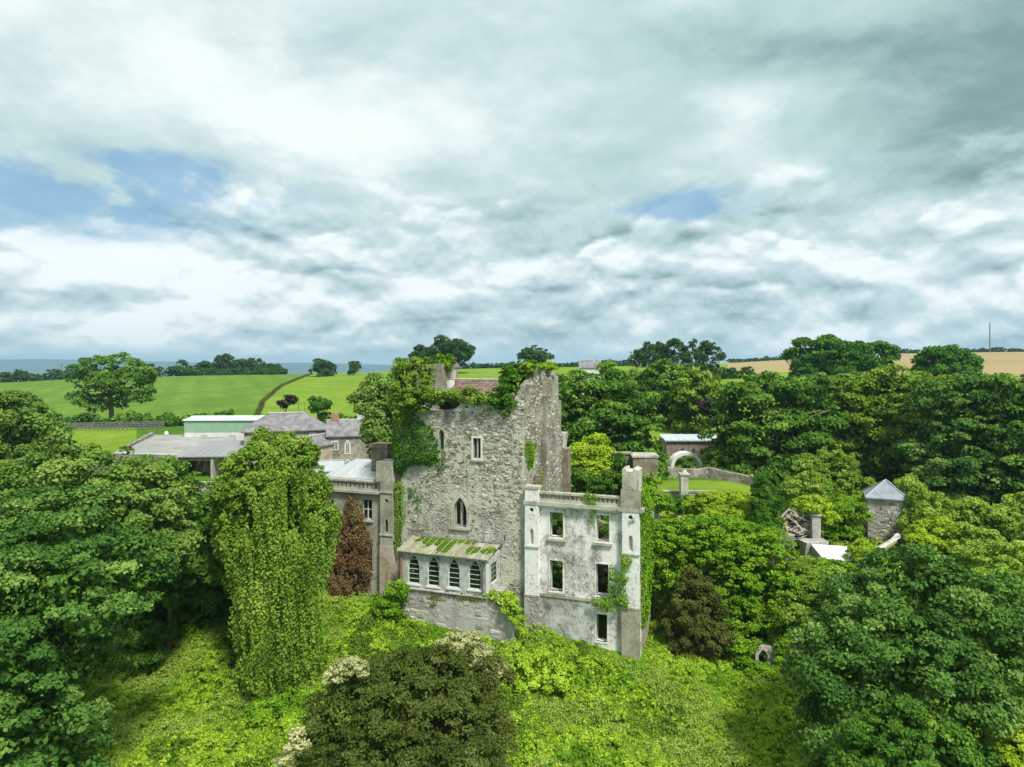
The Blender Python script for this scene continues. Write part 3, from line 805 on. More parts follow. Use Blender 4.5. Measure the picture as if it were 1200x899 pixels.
    for j in range(9):
        for i in range(34):
            if random.random() < .04: continue
            p = [Lr(i / 34 + .0015, j / 9), Lr((i + .93) / 34, j / 9), Lr((i + .93) / 34, (j + 1.12) / 9), Lr(i / 34 + .0015, (j + 1.12) / 9)]
            dz = random.uniform(.03, .09)
            m.add([AB(q[0], q[1], q[2] + (dz if k < 2 else .01)) for k, q in enumerate(p)] + [AB(q[0], q[1], q[2] - .02) for q in p], [(0, 1, 2, 3), (0, 4, 5, 1), (1, 5, 6, 2), (3, 7, 4, 0)]); T += [random.random()] * 4
    rf = MB().add([AB(e0, b0, ze - .08), AB(e1, b0, ze - .08), AB(r1, b1, zr - .08), AB(r0, b1, zr - .08), AB(e0, 8.6, ze - .3), AB(e1, 8.6, ze - .3)],
        [(0, 1, 2, 3), (3, 2, 5, 4), (0, 3, 4), (1, 5, 2)]).mk('roof', 'redroof', t)
    o = m.mk('slates', 'redroof', rf, tone=T); o['kind'] = 'stuff'
    MB().tube([AB(r0, b1, zr + .06), AB(r1, b1, zr + .06)], [.11, .11], 6).mk('ridge', 'trimstone', rf)
    MB().box(fa(560, 1.5), fa(567, 1.5), 1.4, 2.1, ze - .3, ze + .12, lambda *p: AB(*p)).mk('white_coping', 'whitepaint', rf)
    MB().box(fa(516, 3.5), fa(528, 3.5), 3.4, 4.3, ze, fz(446, -8, 3.5), lambda *p: AB(*p)).mk('dormer', 'whitepaint', rf)
    # windows
    s = ring('window', A, .22, -.06, .12, 'trimstone', t)
    am = (A[0][0] + A[1][0]) / 2; z0 = A[0][1]; z1 = max(p[1] for p in A)
    sheet('mullion', rect(am - .06, am + .06, z0, z1 - .25), .25, .4, 'trimstone', s)
    sheet('pane', A, .45, .47, 'glass', s)
    for k in (-1, 1):
        q = arch(am + .06 if k > 0 else A[0][0] + .05, A[1][0] - .05 if k > 0 else am - .06, z0 + .05, z1 - .25)
        ring('light_frame', scale_poly(q, -.05), .05, .3, .38, 'trimstone', s)
    sheet('sill', rect(A[0][0] - .3, A[1][0] + .3, z0 - .2, z0 - .03), -.14, .1, 'trimstone', s)
    s = ring('window', Bh, .13, -.05, .12, 'whitepaint', t)
    am = (a[0] + a[1]) / 2; sheet('mullion', rect(am - .05, am + .05, a[2], a[3]), .1, .25, 'trimstone', s)
    sheet('sill', rect(a[0] - .2, a[1] + .2, a[2] - .26, a[2] - .14), -.12, .1, 'trimstone', s)
    ring('window', Ch, .12, -.05, .1, 'trimstone', t)
    V, F = slab([(-1.0, 17.0), (-.02, 17.0), (-.02, 19.6), (-.4, 19.3)], [], .02, .5, FR)
    # broken return wall on the far side
    MB().box(-.6, .45, 9.95, 11.0, 5, fz(526, .5, 10), lambda *p: AB(*p), .08).mk('broken_wall', 'brownstone', t)
    MB().box(-.5, .15, 10.0, 10.9, fz(526, .5, 10) + .05, fz(508, .5, 10), lambda *p: AB(*p), .1).mk('broken_wall', 'rubble', t)
build_tower()

def pilaster(parent, px0, px1, pytop, b2, th, mat, lowmat, ocu, slot, bands, lowpy, extra_px=0):
    a0, a1 = fa(px0, b2) + .004, fa(px1, b2); am = (a0 + a1) / 2
    ztop = fz(pytop, am, b2); zl = fz(lowpy, am, b2)
    r = .15; oz = fz(ocu, am, b2); circ = [(am + r * math.cos(k * math.pi / 5), oz + r * math.sin(k * math.pi / 5)) for k in range(10)]
    sl = arch(am - .14, am + .14, fz(slot[1], am, b2), fz(slot[0], am, b2), 4)
    V, F = slab([(a0, zl), (a1, zl), (a1, ztop), (a0, ztop)], [circ, sl], b2, b2 + th, FR)
    p = mk('pilaster', V, F, mat, parent)
    sheet('pilaster_base', rect(a0 - .03, a1 + .03, -1.5, zl - .003), b2 - .04, b2 + th, lowmat, p)
    sheet('slot_back', scale_poly(sl, .03), b2 + .16, b2 + .2, 'dark' if mat != 'plasterclean' else 'trimstone', p)
    sheet('slot_back', rect(am - .2, am + .2, oz - .2, oz + .2), b2 + .12, b2 + .15, 'dark', p)
    for y in bands: z = fz(y, am, b2); sheet('band', rect(a0 - .04, a1 + .04, z - .06, z + .06), b2 - .07, b2 - .003, 'trimstone', p)
    return p
def balustrade(parent, a0, a1, zb, zt, b2, n, mat):
    sheet('rail', rect(a0, a1, zb, zb + .17), b2, b2 + .32, 'trimstone', parent)
    w = (a1 - a0) / n
    for i in range(n):
        gp = .30 if i % 3 else .22
        sheet('baluster', rect(a0 + w * (i + gp / 2), a0 + w * (i + 1 - gp / 2), zb + .173, zt - .153), b2 + .05, b2 + .24, mat, parent)
    sheet('coping', rect(a0 - .02, a1 + .02, zt - .15, zt), b2 - .06, b2 + .36, 'trimstone', parent)

def build_right_wing():
    t = thing('ruined_wing', 'roofless two storey wing with peeling white render and empty windows, right of the tower', 'building', AB(4.1, 3, 0))
    B0 = -.1; a1 = fa(750, B0); zc = fz(590, 0, B0)
    hs = [rectpx(644.5, 660, 600.5, 629.5, B0), rectpx(699, 714, 604, 634.5, B0), rectpx(644.5, 659.5, 657, 692.5, B0), rectpx(698.5, 713, 661, 698, B0)]
    door = rectpx(699, 711.5, 720, 752, B0)
    holes = [rect(*h) for h in hs] + [rect(*door)]
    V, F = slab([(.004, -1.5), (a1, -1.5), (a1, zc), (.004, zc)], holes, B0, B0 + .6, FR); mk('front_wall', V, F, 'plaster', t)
    for h in hs:
        w = ring('window', rect(*h), .1, B0 - .035, B0 + .2, 'plasterclean', t)
        sheet('sill', rect(h[0] - .22, h[1] + .22, h[2] - .26, h[2] - .09), B0 - .16, B0 + .3, 'trimstone', w)
    ring('doorway', rect(*door), .12, B0 - .03, B0 + .15, 'plasterclean', t)
    zb = fz(699, 3, B0); sheet('string_course', rect(fa(631, B0), fa(728, B0), zb - .1, zb + .1), B0 - .14, B0 - .003, 'trimstone', t)
    sheet('lower_wall_face', rect(fa(631, B0), door[0] - .3, -1.2, zb - .104), B0 - .06, B0 - .004, 'plasterlow', t)
    sheet('cornice', rect(.004, a1 + .25, zc + .003, zc + .27), B0 - .36, B0 + .7, 'trimstone', t)
    sheet('cornice_moulding', rect(.004, a1 + .12, zc - .14, zc), B0 - .2, B0 - .003, 'plasterclean', t)
    balustrade(t, fa(632, B0), fa(728, B0), zc + .275, 11.05, B0 - .12, 19, 'plasterbeige')
    pilaster(t, 615, 631, 571, B0 - .32, .32, 'plasterclean', 'plinth', 597.5, (619, 638), (641, 698), 700)
    p = pilaster(t, 729, 749, 589, B0 - .32, .32, 'plasterclean', 'plasterbeige', 606.5, (627, 646), (650, 713), 713)
    # stone turret over the corner
    q0, q1 = fa(728, B0 - .3), fa(750, B0 - .3)
    pr = MB().box(q0 - .03, q1 + .03, B0 - .34, 1.3, zc + .28, fz(574, q1, 0), lambda *p: AB(*p)).mk('turret', 'plasterbeige', t)
    V, F = slab([(q0 + .05, fz(573.5, q1, 0)), (q1 - .1, fz(573.5, q1, 0)), (q1 - .12, fz(551, q1, 0)), (q1 - .45, fz(549, q1, 0)), (q1 - .5, fz(553, q1, 0)), (q1 - .95, fz(552.5, q1, 0)), (q1 - 1.0, fz(549, q1, 0)), (q0 + .05, fz(550, q1, 0))], [], B0 - .25, 1.2, FR)
    mk('turret_top', V, F, 'rubble', pr)
    # crenel block over left pilaster
    l0, l1 = fa(615, B0 - .3), fa(631, B0 - .3)
    sheet('pilaster_cap', rect(l0 - .02, l1 + .03, fz(571, 0, 0) + .003, fz(569, 0, 0) + .05), B0 - .38, B0 + .4, 'trimstone', t)
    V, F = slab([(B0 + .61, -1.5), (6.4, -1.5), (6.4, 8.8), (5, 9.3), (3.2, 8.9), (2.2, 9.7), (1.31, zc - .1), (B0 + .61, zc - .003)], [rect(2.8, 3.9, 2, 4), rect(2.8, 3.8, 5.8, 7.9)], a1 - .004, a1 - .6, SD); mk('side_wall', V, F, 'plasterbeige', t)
    V, F = slab([(.0, -1.5), (a1 - .61, -1.5), (a1 - .61, 8.7), (6, 8.9), (5, 7.6), (3.5, 8.1), (2.2, 8.9), (.01, 9.2)], [rect(1.5, 2.6, 3.4, 5.6)], 5.6, 6.3, FR); mk('back_wall', V, F, 'brownstone', t)
    V, F = slab([(.51, -1.5), (5.59, -1.5), (5.59, 6.5), (3.5, 7.4), (.51, 6.2)], [], 4.0, 4.5, SD); mk('inner_wall', V, F, 'brownstone', t)
    for z in (5.6,):
        for b2 in (1.2, 2.4, 3.6): MB().box(4.51, a1 - .62, b2, b2 + .16, z, z + .2, lambda *p: AB(*p)).mk('joist', 'darkwood', t)
build_right_wing()

def build_left_wing():
    t = thing('grey_wing', 'weathered beige wing with parapet and pale hipped metal roof, left of the tower', 'building', AB(-14, 3, 0))
    B0 = -.1; a0 = fa(371, B0); a1 = fa(460, B0); zc = fz(578, -13, B0); zp = fz(563, -13, B0)
    hs = [rectpx(380.5, 391, 585, 611, B0), rectpx(424, 436, 585.5, 609, B0), rectpx(380.5, 391, 640, 668, B0), rectpx(424, 436, 641, 668, B0)]
    V, F = slab([(a0, 0), (-10.62, 0), (-10.62, zc), (a0, zc)], [rect(*h) for h in hs], B0, B0 + .55, FR); mk('front_wall', V, F, 'plasterbeige', t)
    for h in hs:
        w = glazed(t, rect(*h), B0 + .22, 1, 1)
        sheet('sill', rect(h[0] - .15, h[1] + .15, h[2] - .17, h[2] - .02), B0 - .12, B0 + .15, 'trimstone', w)
    V, F = slab([(.46, 0), (8, 0), (8, zc), (.46, zc)], [], a0 + .003, a0 + .5, SD); mk('side_wall', V, F, 'plasterbeige', t)
    V, F = slab([(a0 + .51, 0), (-10.62, 0), (-10.62, zc), (a0 + .51, zc)], [], 7.5, 8, FR); mk('back_wall', V, F, 'plasterbeige', t)
    MB().box(a0 + .52, -10.63, .47, 7.48, zc - .5, zc - .3, lambda *p: AB(*p)).mk('ceiling', 'darkwood', t)
    sheet('cornice', rect(a0 - .12, -10.6, zc + .003, zc + .2), B0 - .28, B0 + .6, 'trimstone', t)
    balustrade(t, a0 + .1, fa(446, B0), zc + .205, zp, B0 - .08, 15, 'plasterbeige')
    p = pilaster(t, 445.5, 460, 564, B0 - .35, .34, 'plasterbeige', 'brickplaster', 587, (608, 624), (577, 627), 640)
    q0, q1 = fa(444, B0 - .3), fa(460, B0 - .3)
    q0 = fa(443.5, B0)
    MB().box(q0, q1, B0 - .36, 1.4, fz(564, -11, 0) + .004, fz(541, -11, 0), lambda *p: AB(*p), .02).mk('turret', 'trimstone', t)
    c = MB().box(fa(438, 2.2), fa(456.5, 2.2), 1.8, 3.2, 10.5, fz(526, -11, 2), lambda *p: AB(*p), .04).mk('chimney', 'brownstone', t)
    MB().box(fa(437, 2.2), fa(457.5, 2.2), 1.7, 3.3, fz(526, -11, 2) + .01, fz(521.5, -11, 2), lambda *p: AB(*p), .05).mk('chimney_cap', 'brownstone', c)
    V, F = slab(rect(-10.6, -10.03, 0, 12.4), [], .3, .9, FR); mk('joint_wall', V, F, 'brickplaster', t)
    # hipped roof of metal sheets
    e0, e1 = a0 + .15, fa(447, .5); b0, b1 = .52, 7.6; bm = 4.0; r0, r1 = fa(418, bm), fa(446, bm)
    ze, zr = zp - .05, fz(540, -13, bm)
    rf = MB().add([AB(e0, b0, ze - .05), AB(e1, b0, ze - .05), AB(r1, bm, zr - .05), AB(r0, bm, zr - .05), AB(e0, b1, ze - .05), AB(e1, b1, ze - .05)],
        [(0, 1, 2, 3), (3, 2, 5, 4), (0, 3, 4), (1, 5, 2)]).mk('roof', 'lead', t)
    n = 9
    for i in range(n):
        f0, f1 = i / n, (i + .97) / n
        def pt(f, g):
            a = e0 + (e1 - e0) * f; top = r0 + (r1 - r0) * min(1, max(0, f))
            return (a + (top - a) * g, b0 + (bm - b0) * g, ze + (zr - ze) * g)
        q = [pt(f0, 0), pt(f1, 0), pt(f1, 1), pt(f0, 1)]
        V = [AB(x, y, z + .03) for x, y, z in q] + [AB(x, y, z - .03) for x, y, z in q]
        mk('roof_sheet', V, [(0, 1, 2, 3), (0, 4, 5, 1), (1, 5, 6, 2), (3, 7, 4, 0)], 'leadsheet', rf, tone=[random.random()] * 4)
    for i in range(6):
        f0, f1 = i / 6, (i + .96) / 6
        def pt(f, g): b2 = b0 + (b1 - b0) * f; return (e0 + (r0 - e0) * g, b2 + (bm - b2) * g, ze + (zr - ze) * g)
        q = [pt(f1, 0), pt(f0, 0), pt(f0, 1), pt(f1, 1)]
        V = [AB(x, y, z + .035) for x, y, z in q] + [AB(x, y, z - .03) for x, y, z in q]
        mk('roof_sheet', V, [(0, 1, 2, 3), (0, 4, 5, 1), (1, 5, 6, 2), (3, 7, 4, 0)], 'leadsheet', rf, tone=[random.random()] * 4)
build_left_wing()

def build_conservatory():
    B0 = -2.4
    t = thing('conservatory', 'lean-to conservatory with four pointed windows and mossy sheet roof against the tower', 'conservatory', AB(-6, -1.2, 2))
    a0, a1 = fa(470.5, B0), fa(572, B0)
    zb = fz(691, -6, B0); zt = 6.42
    hs = []
    for i, (x0, x1, y0, y1) in enumerate(((478, 491.5, 650, 684), (501, 514.5, 652.5, 687), (525, 538.5, 655, 689), (549, 563.5, 657, 691))):
        hs.append(arch(*rectpx(x0, x1, y0, y1, B0)))
    V, F = slab([(a0, zb), (a1, zb), (a1, zt), (a0, zt)], hs, B0, B0 + .22, FR); mk('front_wall', V, F, 'greypaint', t)
    for h in hs:
        w = glazed(t, h, B0 + .12, 5, 0, 'whitepaint', fw=.05, bw=.016)
        sheet('sill', rect(min(p[0] for p in h) - .1, max(p[0] for p in h) + .1, h[0][1] - .12, h[0][1] - .01), B0 - .08, B0 + .05, 'whitepaint', w)
    # side walls with glazing
    for a, s in ((a0, 1), (a1, -1)):
        q = rect(B0 + .6, -.5, zb + .6, zt - .4)
        V, F = slab([(B0 + .225, zb), (-.1, zb), (-.1, zt + .2), (B0 + .225, zt)], [q], a + s * .004, a + s * .2, SD)
        mk('side_wall', V, F, 'greypaint', t)
        glazed(t, q, a + s * .1, 3, 1, 'whitepaint', SD)
    MB().box(a0 - .06, a0 + .12, B0 - .07, B0 - .004, zb, zt, lambda *p: AB(*p)).mk('corner_post', 'brick', t)
    MB().box(a1 - .16, a1 + .06, B0 - .07, B0 - .004, zb, zt, lambda *p: AB(*p)).mk('corner_post', 'whitepaint', t)
    MB().tube([AB(a1 - .35, B0 - .12, zt - .1), AB(a1 - .35, B0 - .12, zb - .2)], [.05, .05], 6).mk('downpipe', 'iron', t)
    MB().tube([AB(a0 + 3.0, B0 - .12, zt + .5), AB(a0 + 3.0, B0 - .12, zt - .3), AB(a0 + 3.12, B0 - .1, zt - .9)], [.045, .045, .045], 6).mk('stove_pipe', 'iron', t)
    sheet('fascia', rect(a0 - .12, a1 + .12, zt - .05, zt + .1), B0 - .13, B0 - .075, 'greypaint', t)
    MB().box(a0 - .05, a1 + .2, -.22, -.06, 6.9, 7.08, lambda *p: AB(*p)).mk('flashing', 'iron', t)
    MB().box(a0 + .1, a1 - .1, -.6, -.24, zb + .05, zt - .9, lambda *p: AB(*p)).mk('planting_bed', 'g_bank', t)
    bush('pot_plant', 'tangled green plants inside the conservatory', [(490, 672, 50.6, 1.0, .6, .9), (515, 676, 50.2, 1.0, .6, .8), (540, 676, 49.6, 1.0, .6, .8), (560, 680, 49.2, .8, .6, .9)], 'vine', .3, .14, 400, 'plant', inner=.2)
    # sheets
    n = 13; e0, e1 = a0 - .2, a1 + .12; bf, bk = B0 - .28, -.1
    for i in range(n):
        f0 = e0 + (e1 - e0) * i / n; f1 = e0 + (e1 - e0) * (i + 1.0) / n - .035
        m = MB(); k = 5; dz = random.uniform(0, .02)
        for j in range(k): # shallow corrugations
            x0, x1 = f0 + (f1 - f0) * j / k, f0 + (f1 - f0) * (j + 1) / k; xm = (x0 + x1) / 2
            zf, zk = zt + .1 + dz, 7.0 + dz
            m.add([AB(x0, bf, zf), AB(xm, bf, zf + .035), AB(x1, bf, zf), AB(x1, bk, zk), AB(xm, bk, zk + .035), AB(x0, bk, zk), AB(x0, bf, zf - .03), AB(x1, bf, zf - .03)],
                  [(0, 1, 4, 5), (1, 2, 3, 4), (0, 6, 7, 2, 1)])
        m.mk('roof_sheet', 'rustysheet', t, tone=[random.random() * .9] * len(m.F))
    for i in range(n):
        x = e0 + (e1 - e0) * i / n - .015
        MB().add([AB(x - .025, bf, zt + .1), AB(x + .025, bf, zt + .1), AB(x + .025, bk, 7.0), AB(x - .025, bk, 7.0), AB(x - .025, bf, zt + .19), AB(x + .025, bf, zt + .19), AB(x + .025, bk, 7.09), AB(x - .025, bk, 7.09)],
                 [(4, 5, 6, 7), (0, 1, 5, 4), (0, 4, 7, 3), (1, 2, 6, 5)]).mk('roll_cap', 'trimstone', t)
    # moss on the roof
    g = np.random.default_rng(5); N_ = 12000
    a = g.uniform(e0, e1, N_); f = g.random(N_); v = vnoise(a * .9, f * 2.2, 3) + (f - .5) * .35 + .10 * ((a > a0 + 1) & (a < a0 + 3.6))
    ok = v > .54; a, f = a[ok], f[ok]
    X = np.array([AB(p, bf + (bk - bf) * q, zt + .13 + (6.9 - zt) * q) for p, q in zip(a, f)]) + np.array([0, 0, 1]) * g.uniform(0, .07, (len(a), 1))
    V = leaves(X, unit(np.array([-.1, -.2, 1]) + g.normal(size=X.shape) * .4), g.uniform(.06, .15, len(X)), g)
    o = leafobj('moss', (V, np.arange(len(V)).reshape(-1, 4), g.random(len(X))), 'moss', None, AB(-6, -1.3, 6.6))
    tag(o, 'bright green moss creeping over the conservatory roof', 'moss')
    # masonry terrace it stands on
    p = thing('terrace_wall', 'blotchy grey masonry terrace wall under the conservatory', 'wall', AB(-5, -1.2, 0))
    out = [(fa(471, -2.6), -1.5), (fa(600.5, -2.6), -1.5)] + [pf(x, y, -2.6) for x, y in ((601, 716), (598, 710), (592, 703), (583, 697.5), (577, 696.5))] + [(fa(471, -2.6), zb - .02)]
    am = fa(579, -2.6); V, F = slab([(out[0][0], -1.5), (am, -1.5), (am, zb - .02), (out[0][0], zb - .02)], [], -2.6, -.02, FR); mk('wall_body', V, F, 'plinth', p)
    V, F = slab([(am + .003, -1.5), (out[1][0], -1.5)] + out[2:6] + [(am + .003, zb - .12)], [], -2.58, -2.15, FR); mk('sloping_end', V, F, 'plinth', p)
    out2 = [(u, z - .06 if z > 1 else z) for u, z in out]
    stones('rubble_stones', p, out2, [], -2.6, FR, -1, .5, .3, .28, 9, proud=.045)
    sheet('ledge', rect(a0 - .1, a1 + .05, zb - .07, zb - .004 + .0), B0 - .33, B0 - .205, 'plinth', p)
build_conservatory()

# ------------------------------------------------------------------ climbers on the castle
ivy('ivy', 'large dark green ivy patch on the upper left of the tower face', [(459, 492), (478, 477), (494, 490), (508, 503), (514, 520), (516, 540), (500, 545), (484, 547), (470, 556), (461, 550)], 'ivy', 11, ('f', 0), .17, .95)
ivy('ivy', 'straggly ivy stems hanging below the single tower window', [(508, 520), (520, 530), (522, 548), (516, 556), (508, 545)], 'ivy', 12, ('f', 0), .15, .3, 1.2)
ivy('ivy', 'yellow green climber in the gap between the grey wing and the tower', [(459, 566), (470, 560), (476, 580), (473, 612), (470, 640), (463, 655), (459, 640)], 'bright', 13, ('f', -.1), .15, .5, 1.6)
ivy('ivy', 'thin ivy tuft on the tower beside its left edge', [(480, 572), (492, 571), (497, 582), (488, 588), (480, 586)], 'ivy', 14, ('f', 0), .14, .3, 1.4)
ivy('ivy', 'tiny green tuft below the thin ivy tuft on the tower', [(487, 592), (494, 592), (494, 600), (488, 601)], 'bright', 15, ('f', 0), .13, .3, 1.6)
for i, (x, y, r, lab) in enumerate(((543, 540, 3.5, 'weed tuft on the tower left of and below the double window'), (549, 511, 4, 'weed tuft above the double window of the tower'), (531, 546, 3, 'small weed tuft left of the double window, lower one'), (497, 560, 4, 'weed tuft on the tower under the big ivy patch'),
        (525, 521, 3.5, 'weed tuft on the tower right of the single window'), (504, 590, 3, 'brown weed tuft on the pale tower wall right of the thin ivy'), (571, 551, 3, 'weed tuft on the tower below right of the double window'))):
    ivy('weed', lab, [(x - r, y - r), (x + r, y - r), (x + r * 1.2, y + r * 1.2), (x - r, y + r)], 'ivyred' if i in (0, 5) else 'ivy', 20 + i, ('f', 0), .12, .25, 1.2, 'weed', 'weeds growing from the tower joints')
ivy('moss', 'long green moss streak down the tower side', [(615.5, 520), (622, 516), (627, 522), (625, 545), (619, 553), (616, 540)], 'moss', 30, ('s', 0), .13, .16, 2.0, 'moss')
ivy('moss', 'brownish moss streak low on the tower side beside the balustrade', [(629, 548), (634, 546), (637, 560), (633, 573), (629, 565)], 'ivyred', 31, ('s', .36), .12, .15, 1.2, 'moss')
ivy('ivy', 'ivy spilling over the middle of the balustrade', [(687, 576), (699, 577), (702, 588), (699, 600), (695, 622), (691, 610), (688, 596)], 'bright', 32, ('f', -.3), .14, .35, 2)
ivy('ivy', 'bright vine climbing beside the lower right empty window', [(712, 664), (716, 658), (722, 668), (726, 680), (727, 648), (739, 646), (739, 662), (735, 690), (736, 712), (727, 712), (724, 722), (712, 718), (703, 712), (694, 706), (700, 698), (713, 697)], 'bright', 33, ('f', -.5), .15, .4, 1.9)
ivy('ivy', 'green curtain of ivy down the outer side of the ruined wing', [(749, 578), (755, 560), (762, 590), (762, 640), (758, 690), (756, 735), (751, 735), (750, 650)], 'bright', 34, ('s', 8.23), .15, .5, 1.8)
ivy('ivy', 'single ivy tuft near the round hole of the right pilaster', [(735, 602), (742, 603), (743, 610), (737, 611)], 'ivy', 35, ('f', -.42), .12, .25, 1.6)
bush('weeds', 'weeds spilling over the rounded right end of the terrace wall', [(586, 700, 46.9, .55, .35, .22), (595, 706, 46.7, .5, .35, .25), (600, 716, 46.5, .5, .4, .35), (577, 698, 47.2, .5, .3, .15), (592, 700, 48.6, .7, .6, .25), (606, 724, 46.6, .6, .5, .3)], 'ground', .24, .12, 370, 'weeds')
ivy('moss', 'mossy strip along the top of the terrace wall', [(505, 691), (520, 692), (545, 696), (570, 698), (585, 698), (600, 710), (592, 714), (570, 704), (540, 702), (515, 700), (508, 712), (503, 706)], 'ivyred', 36, ('f', -2.62), .12, .2, 1.3, 'moss')

# plants growing on the tower head
bush('ivy', 'ivy clad top of the left corner turret of the tower', [(476, 440, 51.3, 1.05, .8, 1.2), (489, 436, 51.4, 1.05, .8, 1.0), (476, 462, 51.0, 1.0, .7, 1.3), (471, 430, 51.6, .7, .6, .65), (484, 427, 51.5, .8, .6, .5), (492, 455, 51.0, 1.0, .6, 1.1), (484, 474, 50.8, .9, .6, .9), (497, 466, 50.8, .8, .6, .7), (470, 480, 50.9, .6, .5, 1.0)], 'olive', .34, .15, 41, 'ivy')
bush('ivy', 'mossy green growth capping the chimney behind the left turret', [(509, 430, 55, 1.2, .8, .75), (520, 424, 55.5, .8, .7, .5), (505, 438, 54.5, .8, .6, .6)], 'moss', .35, .17, 42, 'ivy')
bush('ivy', 'low ivy fringe along the broken front edge of the tower', [(500, 470, 51.4, 1.1, .5, .55), (513, 468, 51.2, .9, .5, .62), (528, 467, 51, 1.0, .5, .5), (542, 465, 50.8, .9, .5, .42), (556, 465, 50.6, .8, .5, .42), (570, 468, 50.4, .8, .5, .5), (580, 474, 50.2, .7, .5, .55)], 'vine', .32, .16, 43, 'ivy')
bush('ivy', 'dark ivy mass hanging on the right shoulder of the tower top', [(605, 440, 50.6, 1.0, .8, 1.0), (597, 447, 50.5, .8, .7, .9), (590, 466, 50, .75, .5, .8), (599, 456, 49.9, .75, .5, .9), (584, 477, 49.7, .5, .4, .45), (615, 434, 50.5, .8, .7, .45), (592, 476, 49.6, .5, .4, .6)], 'ivy', .35, .17, 44, 'ivy')
bush('grass_tuft', 'yellow grass tufts growing along the top of the tower right wall', [(628, 430, 52, .9, .5, .22), (640, 429, 54, .8, .5, .28), (617, 431, 50, .5, .5, .22)], 'lime', .2, .12, 45, 'grass')
bush('creeper', 'dead rust brown creeper column in front of the grey wing', [(415, 598, 53.8, .7, .4, 1.1), (416, 618, 53.6, 1.1, .5, 1.5), (414, 645, 53.4, 1.35, .5, 1.8), (408, 672, 53.2, 1.45, .6, 1.8), (428, 640, 53.6, .7, .4, 1.6), (402, 690, 53, 1.1, .6, 1.0), (422, 672, 53.4, .9, .5, 1.4), (398, 665, 53.3, .7, .5, 1.5)], 'rust', .2, .11, 46, 'creeper', flat=1.6, upb=.1, jit=.3, rag=.5, cover=.9)

# ------------------------------------------------------------------ foreground ground cover
def tuft(name, mat, leaf, seed, n=110, r=.42, flat=.7, wid=.5):
    g = np.random.default_rng(seed)
    k = 9; sub = unit(g.normal(size=(k, 3)) + np.array([0, 0, 1.2])) * r * .6 * np.array([1, 1, flat])
    i = g.integers(0, k, n); e = unit(g.normal(size=(n, 3)) + np.array([0, 0, .6]))
    C = sub[i] + e * g.uniform(.25, .6, (n, 1)) * r * np.array([1, 1, flat])
    nn = unit(e * .7 + np.array([0, 0, .5]) + g.normal(size=(n, 3)) * .62)
    V = leaves(C, nn, leaf * g.uniform(.5, 1.5, n), g, wid)
    return quadmesh(name, V, np.arange(len(V)).reshape(-1, 4), mat, np.clip(g.random(n) * .6 + g.random(k)[i] * .4, 0, 1))
def scatter(name, label, cat, P3, scale, tufts, seed, kinds=None):
    """one object of ground cover: tufts instanced on points by geometry nodes"""
    me = bpy.data.meshes.new(name); me.vertices.add(len(P3)); me.vertices.foreach_set('co', P3.astype(np.float32).ravel())
    at = me.attributes.new('size', 'FLOAT', 'POINT'); at.data.foreach_set('value', scale.astype(np.float32))
    if kinds is None: kinds = np.random.default_rng(seed).integers(0, len(tufts), len(P3))
    ak = me.attributes.new('sort', 'INT', 'POINT'); ak.data.foreach_set('value', kinds.astype(np.int32)); me.update()
    o = bpy.data.objects.new(name, me); COL.objects.link(o)
    t = bpy.data.node_groups.new(name, 'GeometryNodeTree')
    t.interface.new_socket('Geometry', in_out='INPUT', socket_type='NodeSocketGeometry'); t.interface.new_socket('Geometry', in_out='OUTPUT', socket_type='NodeSocketGeometry')
    gi = t.nodes.new('NodeGroupInput'); go = t.nodes.new('NodeGroupOutput')
    jn = t.nodes.new('GeometryNodeJoinGeometry')
    for k, tm in enumerate(tufts):
        ip = t.nodes.new('GeometryNodeInstanceOnPoints'); t.links.new(gi.outputs[0], ip.inputs['Points'])
        ob = bpy.data.objects.new(name + '_tuft', tm)          # source only, never linked to the scene
        oi = t.nodes.new('GeometryNodeObjectInfo'); oi.inputs['Object'].default_value = ob; t.links.new(oi.outputs['Geometry'], ip.inputs['Instance'])
        ri = t.nodes.new('GeometryNodeInputNamedAttribute'); ri.data_type = 'INT'; ri.inputs[0].default_value = 'sort'
        cp = t.nodes.new('FunctionNodeCompare'); cp.data_type = 'INT'; cp.operation = 'EQUAL'; t.links.new(ri.outputs[0], cp.inputs[2]); cp.inputs[3].default_value = k
        t.links.new(cp.outputs[0], ip.inputs['Selection'])
        rr = t.nodes.new('FunctionNodeRandomValue'); rr.data_type = 'FLOAT_VECTOR'; rr.inputs[0].default_value = (-.35, -.35, 0); rr.inputs[1].default_value = (.35, .35, 6.28); rr.inputs['Seed'].default_value = seed + 5
        t.links.new(rr.outputs[0], ip.inputs['Rotation'])
        na = t.nodes.new('GeometryNodeInputNamedAttribute'); na.data_type = 'FLOAT'; na.inputs[0].default_value = 'size'; t.links.new(na.outputs[0], ip.inputs['Scale'])
        t.links.new(ip.outputs[0], jn.inputs[0])
    t.links.new(jn.outputs[0], go.inputs[0])
    md = o.modifiers.new('tufts', 'NODES'); md.node_group = t
    return tag(o, label, cat, kind='stuff')
